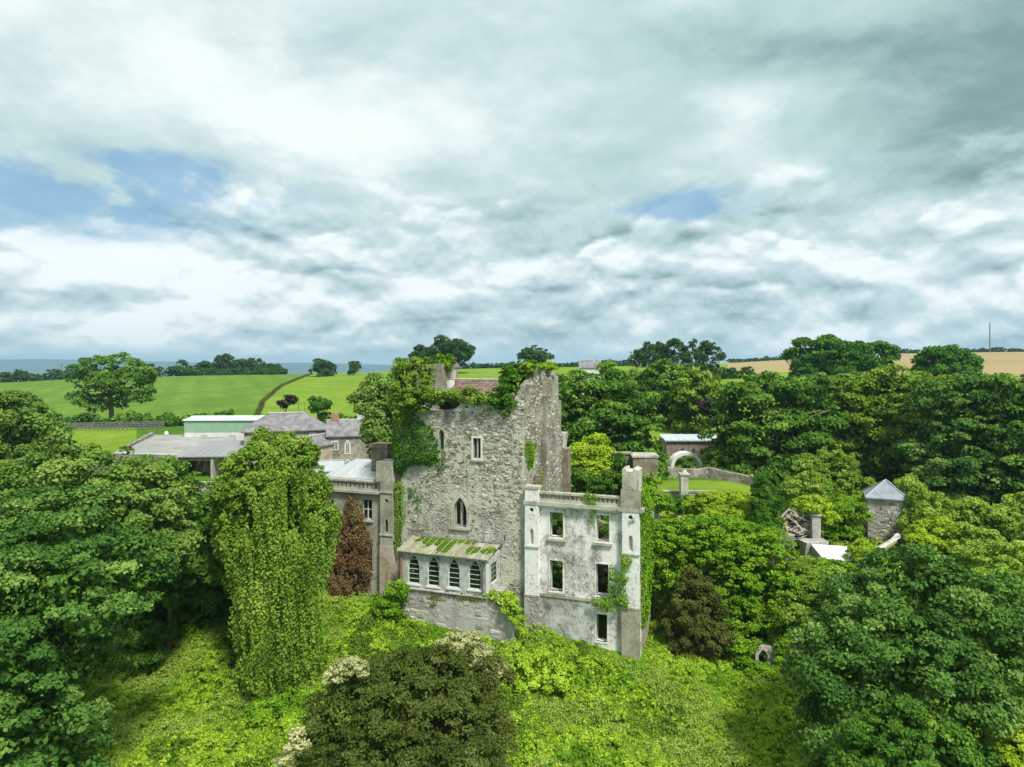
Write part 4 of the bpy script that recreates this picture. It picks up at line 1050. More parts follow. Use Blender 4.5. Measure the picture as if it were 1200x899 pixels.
def build_cover():
    g = np.random.default_rng(21)
    n = 21000
    Y = np.sqrt(g.uniform(26 ** 2, 57 ** 2, n)); px = g.uniform(60, 1010, n); x = (px - 600) / FPX * Y
    a = (x - OX) * CC - (Y - OY) * SS; b2 = (x - OX) * SS + (Y - OY) * CC
    ins = (a > -17.9) & (a < 8.5) & (b2 > -.35) | (a > -10.2) & (a < 0) & (b2 > -2.95)
    x, Y = x[~ins], Y[~ins]; z = ground(x, Y); n = len(x)
    hump = np.clip(vnoise(x * .5, Y * .5, 4, 3) - .42, 0, 1) * 2
    P3 = np.stack([x, Y, z + hump * .42 - .05 + g.random(n) * .12], -1)
    v1 = vnoise(x * .30, Y * .30, 6, 4) + g.normal(size=n) * .05; v2 = vnoise(x * .42, Y * .42, 16, 3) + g.normal(size=n) * .05
    kd = g.integers(0, 4, n); kd[v1 > .64] = 4; kd[v1 < .35] = 6; kd[v2 > .62] = 5; kd[v2 < .30] = 7; kd[g.random(n) < .02] = 8
    scatter('ground_cover', 'bright green brambles and weeds covering the slope below the castle', 'ground cover', P3, (.6 + .45 * g.random(n) + hump * .25) * np.where(np.abs(b2[~ins] + .8) < .9, .75, 1),
            [tuft('tuft', 'ground', .17, 300 + k, 62, .36, .8, .45) for k in range(4)] + [tuft('tuft', 'bright', .17, 310, 60, .36), tuft('tuft', 'groundpale', .16, 311, 56, .32, 1.1, .35), tuft('tuft', 'vine', .16, 312, 60, .36), tuft('tuft', 'olive', .16, 313, 60, .36), tuft('tuft', 'rust', .05, 314, 36, .5, 1.5, .25)], 4, kd)
    n = 5200; Y = np.sqrt(g.uniform(50 ** 2, 102 ** 2, n)); px = g.uniform(640, 1260, n); x = (px - 600) / FPX * Y
    a = (x - OX) * CC - (Y - OY) * SS; b2 = (x - OX) * SS + (Y - OY) * CC
    ok = ~((a < 8.3) & (b2 < 11)) & ~((px > 770) & (px < 935) & (Y > 64) & (Y < 86)); x, Y = x[ok], Y[ok]; n = len(x)
    scatter('scrub', 'low scrub and weeds in the garden right of the castle', 'scrub', np.stack([x, Y, ground(x, Y)], -1), .8 + .9 * g.random(n),
            [tuft('tuft', m_, .17, 320 + i, 80) for i, m_ in enumerate(('vine', 'lime', 'brown', 'groundpale'))], 8)
build_cover()

# ------------------------------------------------------------------ near trees and bushes
def PL(px, py, Y, *r): p = P(px, py, Y); r = r if len(r) == 3 else (r[0],) * 3; return (p.x, p.y, p.z, *r)
tree('sycamore_tree', 'huge bluish green sycamore filling the lower left corner', 60, 34, 575, 0, 'blue', .85, .20, 51, flat=.5, cat='tree', base=-2, bot=930, lobes=[
    PL(18, 640, 35, 2.9, 2.8, 2.2), PL(85, 632, 35, 2.9, 2.8, 2.2), PL(138, 662, 35.5, 2.4, 2.4, 2.0), PL(50, 700, 33, 3.4, 3, 2.6), PL(125, 712, 34, 2.2, 2.2, 1.8), PL(-20, 720, 33, 3, 3, 3),
    PL(20, 780, 31.5, 2.8, 2.4, 2.3), PL(70, 785, 33, 2.2, 2.2, 1.8), PL(35, 850, 31, 2.3, 2.2, 1.7), PL(-30, 840, 31, 3, 3, 3), PL(62, 868, 32, 1.9, 2, 1.4), PL(20, 900, 31, 3, 3, 2), PL(90, 690, 33, 2.2, 2, 1.8)], cover=1.25, dens=1.0, upb=.6)
tree('sycamore_tree', 'olive green crown rising behind the big corner sycamore', 95, 44, 530, 0, 'pale', .72, .24, 52, flat=.55, base=-1, lobes=[
    PL(30, 585, 44, 3.4, 3, 2.6), PL(75, 572, 44, 3, 3, 2.4), PL(125, 568, 44, 3.2, 3, 2.3), PL(165, 600, 43.5, 2.8, 2.6, 2.6), PL(100, 610, 43, 4, 3, 3.2), PL(-20, 600, 44, 3, 3, 3), PL(175, 640, 43, 2.4, 2.2, 2.6), PL(150, 620, 41.5, 2.4, 2.2, 2.4)], upb=.6)
tree('sycamore_tree', 'dark green tree right of the olive crown, left of the vine column', 198, 48, 537, 0, 'sycamore', .62, .24, 53, flat=.5, base=0, lobes=[
    PL(180, 570, 48, 2.6, 2.5, 1.9), PL(203, 606, 48, 1.9, 2, 1.7), PL(195, 615, 47.5, 2.9, 2.6, 2.4), PL(220, 645, 48, 1.6, 2, 2.0), PL(185, 660, 46.5, 2.6, 2.2, 2.2), PL(212, 680, 47, 1.9, 2, 1.6), PL(165, 590, 47, 2, 2, 2)], upb=.6)
tree('ash_tree', 'olive tree cut by the left edge of the view, beyond the nearer crowns', 8, 76, 458, 112, 'pale', 1.0, .36, 54, n=8, flat=.7, bot=575)
bush('bush', 'small rounded bright bush below the dark tree on the left', [(203, 730, 50, 1.5, 1.4, 1.2), (228, 736, 50, 1.2, 1.2, 1.0), (188, 740, 49.5, 1.1, 1.1, .9)], 'bright', .42, .17, 55)
bush('shrub', 'dark thicket in the hollow between the dark tree and the vine column', [(250, 640, 52, 1.9, 1.8, 2.6), (240, 690, 51, 1.8, 1.6, 2.2), (258, 625, 53, 1.4, 1.6, 1.4), (258, 690, 50, 1.6, 1.4, 2)], 'sycamore', .6, .24, 56, 'shrub')

E_ = thing('tall_tree', 'tall tree smothered in hanging vines, left of the grey wing', 'tree', tuple(PG(322, 46)))
trunkmb(PG(322, 46), P(322, 560, 46), .45, 3, 57).mk('trunk', 'bark', E_, smooth=True)
leafobj('crown', crown([PL(276, 572, 46, 1.3, 1.6, 1.5), PL(296, 548, 46, 1.5, 1.6, 1.3), PL(322, 532, 46, 1.6, 1.6, 1.2), PL(347, 540, 46, 1.4, 1.5, 1.1), PL(356, 566, 46, 1.3, 1.5, 1.3), PL(302, 580, 45.6, 1.7, 1.6, 1.6), PL(330, 565, 45, 1.5, 1.4, 1.3), PL(268, 598, 46, .9, 1.2, 1.5), PL(320, 520, 46.5, .8, .9, .6), PL(368, 590, 46, .9, 1.1, 1.4), PL(340, 590, 46, 1.4, 1.4, 1.6), PL(262, 585, 46, .8, .9, 1.0), PL(384, 606, 46, .7, .8, 1.1), PL(338, 517, 46.5, .6, .7, .6), PL(300, 527, 46, .6, .7, .6), PL(360, 532, 46, .7, .8, .6), PL(270, 548, 46, .6, .7, .5), PL(378, 575, 46, .6, .7, .6), PL(311, 512, 46.5, .4, .5, .5)], .36, .17, 58, .8, upb=.35, jit=.3, rag=.4), 'vine', E_)
bush('hanging_vine', 'dense vine body wrapped round the tall tree below its crown', [(280, 640, 45.8, 1.0, 1.1, 2.6), (302, 680, 45.6, 1.1, 1.1, 3.2), (324, 650, 45.3, 1.1, 1.1, 3.4), (340, 700, 45, 1.1, 1.1, 3.0), (366, 650, 45.6, .9, 1.0, 2.4), (312, 720, 45, 1.3, 1.2, 2.2)], 'vine', .42, .17, 59, 'vine', flat=1.5, upb=.15, jit=.14, cover=.8, dens=.9)
def curtains():
    g = np.random.default_rng(66); X, T, SZ, TN = [], [], [], []
    for (px, y0, y1, w, Y, n) in ((266, 580, 650, .30, 45.6, 22), (279, 590, 700, .34, 45.0, 34), (294, 625, 735, .30, 44.4, 34), (305, 680, 800, .42, 43.6, 48), (313, 570, 790, .30, 43.9, 52), (326, 560, 700, .26, 43.4, 40), (340, 620, 800, .34, 43.2, 54),
            (284, 690, 775, .30, 44.2, 26), (366, 700, 790, .34, 43.0, 30), (310, 760, 825, .55, 42.4, 36), (348, 770, 830, .5, 42.2, 34), (292, 770, 812, .4, 43.0, 24), (376, 745, 790, .3, 43.4, 18), (258, 590, 640, .25, 46, 14), (388, 610, 665, .22, 45.6, 14), (320, 520, 600, .5, 44.8, 26), (300, 770, 815, .6, 42.8, 34), (352, 548, 615, .3, 44.0, 24), (357, 655, 770, .36, 43.3, 44), (370, 600, 690, .28, 44.6, 30), (380, 640, 700, .2, 45.0, 14), (330, 735, 815, .8, 42.6, 56), (286, 720, 770, .35, 44.2, 20)):
        c = P(px, y0, Y); zt = c.z; zb = P(px, y1, Y).z
        for i in range(n):
            sx, sy = g.normal(size=2) * w; a0 = zt - abs(g.normal()) * .5; b0 = zb + abs(g.normal()) * 1.4; L = max(a0 - b0, .4)
            k = int(L / .055); f = np.linspace(0, 1, k); fl = .6 + .55 * np.sin(f * 2.6 + g.random())
            x = c.x + sx * fl + .10 * np.sin(f * L * 1.7 + g.random() * 6); y = c.y + sy * fl - f * .35 + .08 * np.cos(f * L * 1.3 + g.random() * 6); z = a0 - f * L
            X.append(np.stack([x, y, z], -1) + g.normal(size=(k, 3)) * .07); T.append(np.tile([0, 0, -1.0], (k, 1)) + g.normal(size=(k, 3)) * .45)
            SZ.append(g.uniform(.07, .2, k) * (1 + .35 * g.random())); TN.append(np.clip((px * .37 % 1) * .55 + g.random() * .25 + g.random(k) * .4 - .15, 0, 1))
    X = np.concatenate(X); T = np.concatenate(T); nn = unit(np.array([0, -.6, .45]) + g.normal(size=X.shape) * .5)
    V = leaves(X, nn, np.concatenate(SZ), g, .7, T)
    o = leafobj('hanging_vine', (V, np.arange(len(V)).reshape(-1, 4), np.concatenate(TN)), 'vine', None, tuple(PG(322, 44)))
    tag(o, 'long pale yellow green curtains of vine trailing from the tall tree to the grass', 'vine')
curtains()
bush('shrub', 'dark undergrowth in the shade beneath the dark tree on the left', [(160, 715, 48, 1.6, 1.3, 1.4), (190, 700, 50.5, 1.6, 1.3, 1.6), (175, 740, 46, 1.2, 1.1, .9), (225, 700, 51.5, 1.5, 1.3, 1.6), (250, 715, 50.5, 1.3, 1.2, 1.2)], 'sycamore', .5, .22, 501, 'shrub')
bush('bush', 'leafy hump at the foot of the vine draped tree', [(343, 826, 41.2, 1.2, 1.1, .7), (320, 840, 40.4, 1.3, 1.2, .8), (350, 846, 40.2, .9, .9, .6)], 'bright', .38, .15, 60)
tree('ash_tree', 'loose olive green tree behind the tower, left side', 436, 68, 446, 0, 'pale', .62, .24, 61, lobes=[PL(450, 463, 68, 1.9, 2, 1.8), PL(440, 478, 68, 1.9, 2, 2.0), PL(452, 500, 67.5, 2.2, 2, 2.2), PL(443, 515, 67, 1.7, 2, 2.0), PL(458, 490, 68, 2, 2, 2.4), PL(436, 498, 68, 1.2, 1.6, 1.6), PL(456, 522, 66, 1.5, 1.5, 1.8)], flat=.7)

Gt = thing('yew_tree', 'broad dark yew in the bottom centre of the view', 'tree', (P(470, 800, 33).x, 33, -2.2))
trunkmb((P(470, 800, 33).x, 33, -2.2), P(470, 800, 33.5), .3, 2.5, 62).mk('trunk', 'bark', Gt, smooth=True)
leafobj('crown', crown([PL(450, 812, 34, 2.4, 2.2, 1.7), PL(510, 802, 34.5, 2.1, 2.2, 1.5), PL(405, 838, 33, 1.9, 2, 1.5), PL(470, 850, 32, 2.8, 2.2, 1.9), PL(540, 850, 33, 2.0, 2, 2.0), PL(395, 885, 31.5, 1.8, 2, 1.6), PL(565, 880, 33, 1.4, 1.5, 1.4), PL(500, 890, 31, 2.4, 2, 1.6), PL(430, 905, 30, 2.4, 2, 1.6), PL(540, 900, 31, 2.0, 2, 1.6), PL(480, 790, 35, 1.8, 1.6, 1.0)],   .36, .12, 63, .5, upb=.5, jit=.26, cover=.9, rag=.5), 'yew', Gt)
bush('elder_bush', 'cream flowered bush on the upper left edge of the yew', [(402, 786, 32.6, .6, .5, .34), (420, 784, 32.6, .5, .5, .3), (388, 796, 32.4, .35, .4, .3)], 'cream', .26, .12, 64, cover=.9)
bush('elder_bush', 'cream flowered bush rising right of the yew top', [(540, 757, 37, 1.3, .9, .55), (563, 768, 36.5, .7, .6, .45), (522, 770, 36, .7, .6, .4), (580, 785, 35.5, .5, .5, .35)], 'cream', .26, .12, 65, cover=.9)
bush('elder_bush', 'cream flowered bush low on the left side of the yew', [(346, 872, 30.8, .4, .5, .55), (338, 897, 30.5, .4, .5, .5)], 'cream', .26, .12, 66, cover=.9)
bush('bush', 'dark green shrub behind the right end of the yew', [(545, 785, 36, 1.5, 1.2, 1.1), (570, 800, 35.5, 1.2, 1.1, 1.1), (520, 782, 36, 1.0, 1, .8)], 'brown', .4, .15, 67)
bush('bush', 'rounded bramble mound between the yew and the ruined wing', [(622, 792, 43.4, 1.5, 1.2, .6), (652, 796, 43, 1.5, 1.2, .55), (600, 800, 42.8, 1.1, 1.0, .5), (636, 776, 44.4, 1.4, 1.2, .55)], 'ground', .38, .15, 68)
bush('bush', 'leafy growth against the left end of the terrace wall', [(463, 700, 48.9, .6, .5, 1.1), (455, 712, 48.7, .8, .7, .8), (466, 722, 48.3, .6, .6, .6)], 'bright', .36, .15, 69)

# ruined block swallowed by creeper, right of the wing
def build_ivy_block():
    t = thing('overgrown_ruin', 'grey ruin wall just showing beside the creeper covered block', 'wall', AB(12, 6, 0))
    V, F = slab([(9.2, -1.5), (18.5, -1.5), (18.5, 5.5), (17, 6.2), (12, 7.0), (9.2, 7.2)], [], 8.2, 9.0, FR); mk('front_wall', V, F, 'rubbledark', t)
    V, F = slab([(9.01, -1.5), (14, -1.5), (14, 7.0), (9.01, 7.1)], [], 9.2, 10, SD); mk('side_wall', V, F, 'rubbledark', t)
    V, F = slab([(9.3, -1.5), (18.5, -1.5), (18.5, 6.0), (9.3, 6.8)], [], 14.01, 14.8, FR); mk('back_wall', V, F, 'rubbledark', t)
    bush('creeper', 'wide curtain of yellow green creeper over the ruined block', [
        (785, 632, 51, 2.0, 1.4, 1.4), (812, 630, 50.5, 2.2, 1.4, 1.4), (845, 632, 50, 2.4, 1.5, 1.4), (878, 640, 49.5, 2.2, 1.5, 1.5), (904, 655, 49, 1.5, 1.4, 2.0), (795, 650, 50.2, 2.2, 1.2, 1.7), (830, 652, 49.6, 2.4, 1.2, 1.8), (868, 660, 49.2, 2.4, 1.3, 2.0),
        (906, 690, 48.5, 1.4, 1.2, 1.9), (785, 682, 50.3, 1.5, 1, 1.5), (865, 700, 48.5, 2.2, 1.3, 2.0), (895, 715, 48, 1.5, 1.2, 1.6), (772, 650, 51.5, 1.0, .9, 2.0), (855, 622, 52, 2.4, 1.6, .6), (800, 620, 52, 2.4, 1.6, .6), (885, 632, 52, 1.4, 1.4, .6), (820, 685, 49.6, 2.2, 1.1, 1.9), (885, 680, 48.8, 1.8, 1.2, 1.9)],
        'bright', .34, .16, 80, 'creeper', flat=.55, upb=.75, jit=.05, dens=1.3, cover=.85, inner=1.0)
build_ivy_block()
bush('bush', 'brownish olive bush at the foot of the creeper block', [(815, 703, 47.9, 1.5, 1.1, 1.5), (828, 733, 47.6, 1.7, 1.1, 1.6), (800, 733, 48, 1.2, 1.0, 1.6), (836, 752, 47.3, 1.4, 1.0, 1.1), (812, 688, 48.1, .9, .9, 1.0), (812, 755, 47.6, 1.3, 1.0, 1.0)], 'brown', .34, .13, 81, flat=.9, upb=.3)
bush('bush', 'bright bush right of the brownish bush, above the small stone arch', [(868, 733, 47.8, 1.4, 1.1, 1.8), (892, 729, 47.9, 1.3, 1.0, 1.3), (864, 756, 47.2, 1.1, 1.0, 1.1), (918, 735, 47.5, 1.4, 1.1, 1.3), (942, 745, 47, 1.5, 1.2, 1.3), (930, 760, 46.6, 1.2, 1.0, 1.0)], 'bright', .42, .16, 82)
bush('bush', 'olive shrubs sloping down beside the creeper block', [(935, 690, 50, 1.6, 1.5, 1.9), (955, 705, 48, 1.6, 1.5, 1.7), (925, 720, 47, 1.3, 1.2, 1.4), (975, 690, 52, 1.8, 1.6, 1.4), (945, 672, 53, 1.4, 1.4, 1.1), (925, 665, 54, 1.1, 1.2, 1.3)], 'vine', .42, .17, 83)
tree('horse_chestnut_tree', 'great round blue green tree in the lower right corner', 1075, 36, 640, 0, 'blue', .62, .19, 84, flat=.6, base=-2, lobes=[
    PL(1075, 700, 37, 3.2, 3, 2.5), PL(1020, 730, 37, 2.8, 2.6, 2.3), PL(1130, 725, 37, 2.9, 2.6, 2.5), PL(990, 770, 36, 2.4, 2.4, 1.9), PL(1060, 770, 35, 3.2, 2.6, 2.3), PL(1150, 780, 36, 2.6, 2.4, 2.3), PL(1165, 740, 37, 1.8, 2, 1.8),
    PL(960, 790, 36, 1.5, 1.8, 1.3), PL(1010, 820, 35, 2.3, 2.2, 1.8), PL(1110, 820, 35, 2.8, 2.4, 2.3), PL(1050, 850, 34.5, 2.6, 2.2, 1.9), PL(1150, 850, 35.5, 2.0, 2, 1.6), PL(985, 850, 35, 1.9, 1.9, 1.5), PL(1090, 890, 34, 3, 2.4, 1.6), PL(1010, 895, 34, 2.6, 2, 1.6)], upb=.5, cover=1.2)
tree('sapling', 'younger paler tree in front of the great round tree', 1060, 31, 825, 0, 'sycamore', .42, .16, 85, flat=.6, base=-3, lobes=[PL(1055, 870, 31, 2.0, 1.8, 1.3), PL(1025, 890, 31, 1.5, 1.5, 1.1), PL(1095, 885, 31, 1.5, 1.5, 1.2), PL(1060, 905, 30.5, 2.2, 1.8, 1.4), PL(1010, 905, 31, 1.2, 1.2, 1.0), PL(1062, 843, 31.2, .7, .8, .8), PL(1040, 852, 31.2, .6, .7, .6)])
bush('bush', 'sunlit bush in the bottom right corner', [(1190, 880, 34, 1.5, 1.4, 1.1), (1215, 850, 35, 1.6, 1.5, 1.4)], 'lime', .4, .16, 86)
bush('bush', 'pale bush spilling in from the right edge above the great tree', [(1185, 665, 52, 2.6, 2.2, 1.7), (1160, 655, 54, 2.0, 2, 1.3), (1205, 700, 50, 2.6, 2, 2.2), (1180, 690, 49, 1.8, 1.6, 1.3)], 'vinepale', .5, .2, 87)
bush('bush', 'round yellowish bush right of the ivied stone hut', [(1098, 628, 62, 2.2, 1.8, 1.5), (1115, 640, 61, 1.8, 1.6, 1.3), (1085, 642, 60, 1.4, 1.3, 1.0)], 'lime', .5, .2, 88)
bush('bush', 'mixed green thicket below the big trees at the right', [(1130, 610, 68, 2.6, 2, 2.0), (1165, 618, 66, 2.4, 2, 1.9), (1198, 612, 66, 2.6, 2, 2.6), (1145, 640, 60, 2.0, 1.8, 1.6), (1235, 640, 60, 3, 2, 3)], 'vinepale', .5, .22, 89)

# ------------------------------------------------------------------ garden on the right
bush('ivy_column', 'upright ivy covered trunk standing behind the creeper block', [(898, 572, 61, 1.05, 1.0, 1.1), (897, 590, 60.5, 1.15, 1.0, 1.5), (899, 612, 60, 1.15, 1.0, 1.6), (901, 632, 59, 1.1, 1.0, 1.4)], 'ivy', .26, .15, 90, 'ivy', flat=.9, jit=.05, dens=1.3, upb=.3)
bush('hedge', 'rounded lime green hedge on the lawn edge', [(840, 592, 66, 2.4, 1.6, 1.2), (864, 594, 65, 2.0, 1.6, 1.3), (822, 595, 67, 1.6, 1.4, .9), (880, 603, 63, 1.2, 1.2, 1.0), (850, 606, 62, 1.8, 1.4, .8)], 'lime', .34, .16, 91, 'hedge', jit=.05, dens=1.3)
bush('bush', 'grey green tree-like bush before the dark big trees', [(945, 563, 78, 2.2, 2, 2.2), (972, 548, 79, 2.8, 2.2, 2.2), (990, 570, 78, 2.6, 2, 2.4), (960, 580, 76, 2.4, 2, 1.8), (1010, 580, 77, 1.8, 1.8, 1.8), (930, 578, 76, 1.6, 1.6, 1.6)], 'vine', .5, .24, 93)
bush('sapling_bush', 'pale feathery sapling left of the grey green bush', [(948, 568, 72, 1.3, 1.2, 1.4), (935, 575, 72, 1.0, 1, 1.0), (956, 580, 71.5, .8, .8, .8)], 'vinepale', .4, .2, 94)
bush('bush', 'dark low hedge beyond the gate pillar stump', [(985, 600, 68, 2.0, 1.5, 1.2), (1000, 606, 67, 1.5, 1.3, 1.3), (968, 605, 67, 1.2, 1.2, 1.2), (980, 590, 72, 3, 1.4, .8)], 'bright', .45, .2, 95, 'hedge')
bush('ivy', 'ivy head overgrowing the gate pillar by the log pile', [(955, 598, 63, 1.4, 1.1, 1.1), (945, 590, 64, 1.2, 1.1, .9), (965, 603, 63, .9, .9, .8)], 'lime', .4, .18, 96, 'ivy')
bush('ivy', 'ivy crowding the right side of the stone hut', [(1066, 572, 68, 1.0, 1.0, .7), (1078, 590, 67, 1.3, 1.2, 1.6), (1070, 615, 66, 1.0, 1.0, 1.6), (1090, 615, 65, 1.4, 1.1, 1.8), (1098, 595, 67, 1.3, 1.2, 1.3)], 'vinepale', .42, .19, 97, 'ivy', flat=1.1, upb=.2)
bush('shrub', 'small yellow shrub right of the white sheet roof', [(1010, 648, 57, .95, .9, .95), (1002, 655, 57, .7, .7, .6), (1022, 655, 57, .7, .7, .6)], 'lime', .34, .15, 98, 'shrub')
bush('shrub', 'scrubby shrub below the white sheet roof', [(960, 668, 54, 1.5, 1.2, .8), (985, 672, 53, 1.3, 1.1, .7), (1010, 680, 52, 1.6, 1.3, 1.1)], 'bright', .42, .18, 99, 'shrub')
bush('bush', 'light green bush behind the balustrade', [(690, 540, 68, 2.4, 2, 2.0), (710, 545, 68, 1.8, 1.6, 1.7), (675, 552, 67, 1.5, 1.5, 1.4), (694, 522, 69, 1.3, 1.2, 1.1), (700, 555, 66, 2.0, 1.5, 1.2)], 'lime', .5, .22, 100)
bush('hedge', 'dark hedge running just behind the balustrade', [(670, 568, 62, 1.8, 1.2, 1.3), (700, 570, 62, 1.9, 1.2, 1.2), (725, 568, 62, 1.5, 1.2, 1.3)], 'sycamore', .5, .2, 101, 'hedge')
bush('bush', 'green filling inside the roofless wing, seen through its windows', [(655, 690, 50.5, 1.0, 1.0, 1.1), (650, 620, 52.5, 1.0, .6, 1.4), (700, 625, 51, 1.0, .6, .7)], 'sycamore', .36, .16, 102)

def frame(ox, oy, ang):
    c, s = math.cos(ang), math.sin(ang)
    return lambda u, w, z: (ox + u * c - w * s, oy + u * s + w * c, z)
bush('bush', 'low leafy growth hiding the foot of the small stone arch', [(890, 790, 45.8, .9, .6, .45), (906, 792, 45.7, .9, .6, .5), (876, 784, 46.2, .8, .7, .6), (924, 780, 46, 1.0, .8, .9)], 'bright', .34, .15, 125)
def lawnbits():
    # ruined walls and pillars behind the wing
    def blk(name, label, px0, px1, pyt, pyb, Y, dep, mat, capmat=None, cat='wall'):
        a, b2 = P(px0, pyt, Y), P(px1, pyb, Y)
        t = thing(name, label, cat, ((a.x + b2.x) / 2, Y + dep / 2, b2.z - .4))
        MB().box(a.x, b2.x, Y, Y + dep, b2.z - .4, a.z, None, .05).mk('shaft', mat, t)
        MB().box(a.x - .08, b2.x + .08, Y - .08, Y + dep + .08, a.z + .055, a.z + .22, None, .04).mk('coping', capmat or mat, t)
        return t
    blk('ruined_chimney', 'square brownish ruined block with pale coping, behind the wing', 742, 771, 537, 562, 61, 2.2, 'brownstone', 'trimstone', 'ruin')
    blk('ruined_pillar', 'dark ivy dressed pillar under the square brownish block', 752, 768, 561, 602, 56, 1.0, 'brownstone')
    blk('ruined_pillar', 'narrow pale stump between the pillar and the wing turret', 766, 773, 583, 605, 55, .7, 'trimstone')
    blk('ruined_pillar', 'ivied pier left of the square brownish block', 722, 741, 534, 575, 62, 1.2, 'brownstone')
    g = blk('gate_pillar', 'slim pale gate pillar on the lawn', 798, 807, 558, 590, 70, .8, 'trimstone')
    p = P(802.5, 555, 70.4); MB().add([(p.x - .42, p.y - .42, p.z - .05), (p.x + .42, p.y - .42, p.z - .05), (p.x + .42, p.y + .42, p.z - .05), (p.x - .42, p.y + .42, p.z - .05), (p.x, p.y, p.z + .45)], [(0, 1, 4), (1, 2, 4), (2, 3, 4), (3, 0, 4)]).mk('cap', 'trimstone', g)
    blk('low_wall', 'pale low wall behind the gate pillar', 778, 838, 578, 592, 71.5, .5, 'plasterbeige')
    bush('ivy', 'ivy bush round the foot of the gate pillar', [(803, 590, 69, .8, .6, .8), (812, 598, 67, 1.2, .9, .6), (790, 592, 68, .9, .7, .6)], 'ivy', .35, .18, 110, 'ivy')
    bush('ivy', 'ivy on the pier left of the square brownish block', [(728, 545, 61.6, .7, .5, .9), (727, 560, 61.4, .8, .5, .9), (738, 568, 60.8, .8, .6, .7)], 'ivy', .35, .18, 111, 'ivy')
    bush('ivy', 'ivy draped over the dark pillar behind the turret', [(762, 562, 55.4, .9, .6, .6), (775, 590, 54.6, .8, .6, .9), (758, 578, 55.2, .5, .5, .9)], 'bright', .35, .17, 112, 'ivy')
    # garden boundary wall
    pts = [(782, 86), (830, 86), (880, 83), (925, 80), (985, 78)]
    t = thing('garden_wall', 'low rubble garden wall behind the lawn', 'wall', tuple(PG(782, 86)))
    for (p0, y0), (p1, y1) in zip(pts, pts[1:]):
        a, b2 = PG(p0, y0), PG(p1, y1); n = max(2, int((b2 - a).length / 1.2)); m = MB()
        d = (b2 - a).normalized(); nrm = Vector((-d.y, d.x, 0)) * .28
        V = []
        for i in range(n + 1):
            q = a.lerp(b2, i / n); h = 1.15 + random.uniform(-.2, .2)
            V += [q - nrm - Vector((0, 0, .6)), q - nrm + Vector((0, 0, h)), q + nrm + Vector((0, 0, h + .05)), q + nrm - Vector((0, 0, .6))]
        F = []
        for i in range(n): F += [(4 * i + k, 4 * i + 4 + k, 4 * i + 4 + (k + 1) % 4, 4 * i + (k + 1) % 4)[::-1] for k in range(4)]
        F += [(0, 1, 2, 3), tuple(4 * n + k for k in (3, 2, 1, 0))]
        m.add(V, F).mk('wall_section', 'fieldwall', t)
    # stone hut with slate pyramid roof
    Y = 68; p0 = P(1017, 582, Y); w = 1.7; zt = p0.z; zb = 1.8; fr = frame(p0.x, p0.y, R(-24)); e = .25; zr = P(0, 561, Y + w).z; c = fr(w, w, zb)
    t = thing('stone_hut', 'small square stone hut with grey slate pyramid roof, ivy at its right side', 'hut', c)
    MB().box(0, 2 * w, 0, 2 * w, zb, zt, fr).mk('walls', 'hutstone', t)
    A = [fr(-e, -e, zt - .05), fr(2 * w + e, -e, zt - .05), fr(2 * w + e, 2 * w + e, zt - .05), fr(-e, 2 * w + e, zt - .05), fr(w, w, zr)]
    MB().add(A + [(p[0], p[1], p[2] - .12) for p in A[:4]], [(0, 1, 4), (1, 2, 4), (2, 3, 4), (3, 0, 4), (0, 5, 6, 1), (1, 6, 7, 2), (2, 7, 8, 3), (3, 8, 5, 0), (8, 7, 6, 5)]).mk('roof', 'hutslate', t)
    for k in range(4): MB().tube([Vector(A[k]) + Vector((0, 0, .04)), Vector(A[4]) + Vector((0, 0, .05))], [.06, .06], 5).mk('hip', 'lead', t)
    stones('rubble_stones', t, [(0, zb), (2 * w, zb), (2 * w, zt), (0, zt)], [], 0, lambda u, w_, z: fr(u, w_, z), -1, .4, .26, .6, 77, proud=.05)
    # curved pale kerb of the pond beside it, white sheet roof, pillar stump
    m = MB(); m.tube([P(1030, 672 - 28, 60), P(1047, 634, 61), P(1052, 628, 62)], [.28, .28, .28], 6)
    tag(m.mk('kerb_stone', 'trimstone', None, tuple(P(1045, 640, 61))), 'pale curved stone edging below the stone hut', 'kerb')
    t = thing('sheet_roofed_shed', 'low shed with bright white sheet roof near the log pile', 'shed', tuple(P(975, 660, 57) - Vector((0, 0, .8))))
    c = [P(950, 637, 60.5), P(997, 641, 60), P(998, 657, 57), P(965, 655, 57)]; n = 4
    for i in range(n):
        f0, f1 = i / n, (i + .97) / n
        q = [c[3].lerp(c[2], f0), c[3].lerp(c[2], f1), c[0].lerp(c[1], f1), c[0].lerp(c[1], f0)]
        mk('roof_sheet', [tuple(v) for v in q] + [tuple(v - Vector((0, 0, .06))) for v in q], [(0, 1, 2, 3), (0, 4, 5, 1), (1, 5, 6, 2), (2, 6, 7, 3), (3, 7, 4, 0)], 'whitesheet', t, tone=[.5] * 5)
    MB().add([tuple(v - Vector((0, 0, .07))) for v in c] + [tuple(v - Vector((0, 0, 1.8))) for v in c], [(3, 2, 6, 7), (2, 1, 5, 6), (1, 0, 4, 5), (0, 3, 7, 4)]).mk('walls', 'plinth', t)
    t = blk('gate_pillar', 'stout grey gate pillar stump under an ivy head by the log pile', 952, 962, 606, 636, 62, .8, 'plinth')
    a = P(958, 640, 60.5); m = MB().box(a.x - 1.1, a.x + .9, 60.3, 61.5, a.z - 1, a.z + .35, None, .15); tag(m.mk('rubble_block', 'plinth', None, (a.x, 60.5, a.z - 1)), 'sloping grey masonry lump at the foot of the stout pillar', 'masonry')
    # log pile
    b0 = P(935, 636, 63); t = thing('log_pile', 'tangled pile of bleached grey branches beside the ivied pillar', 'log pile', tuple(b0))
    g = random.Random(4)
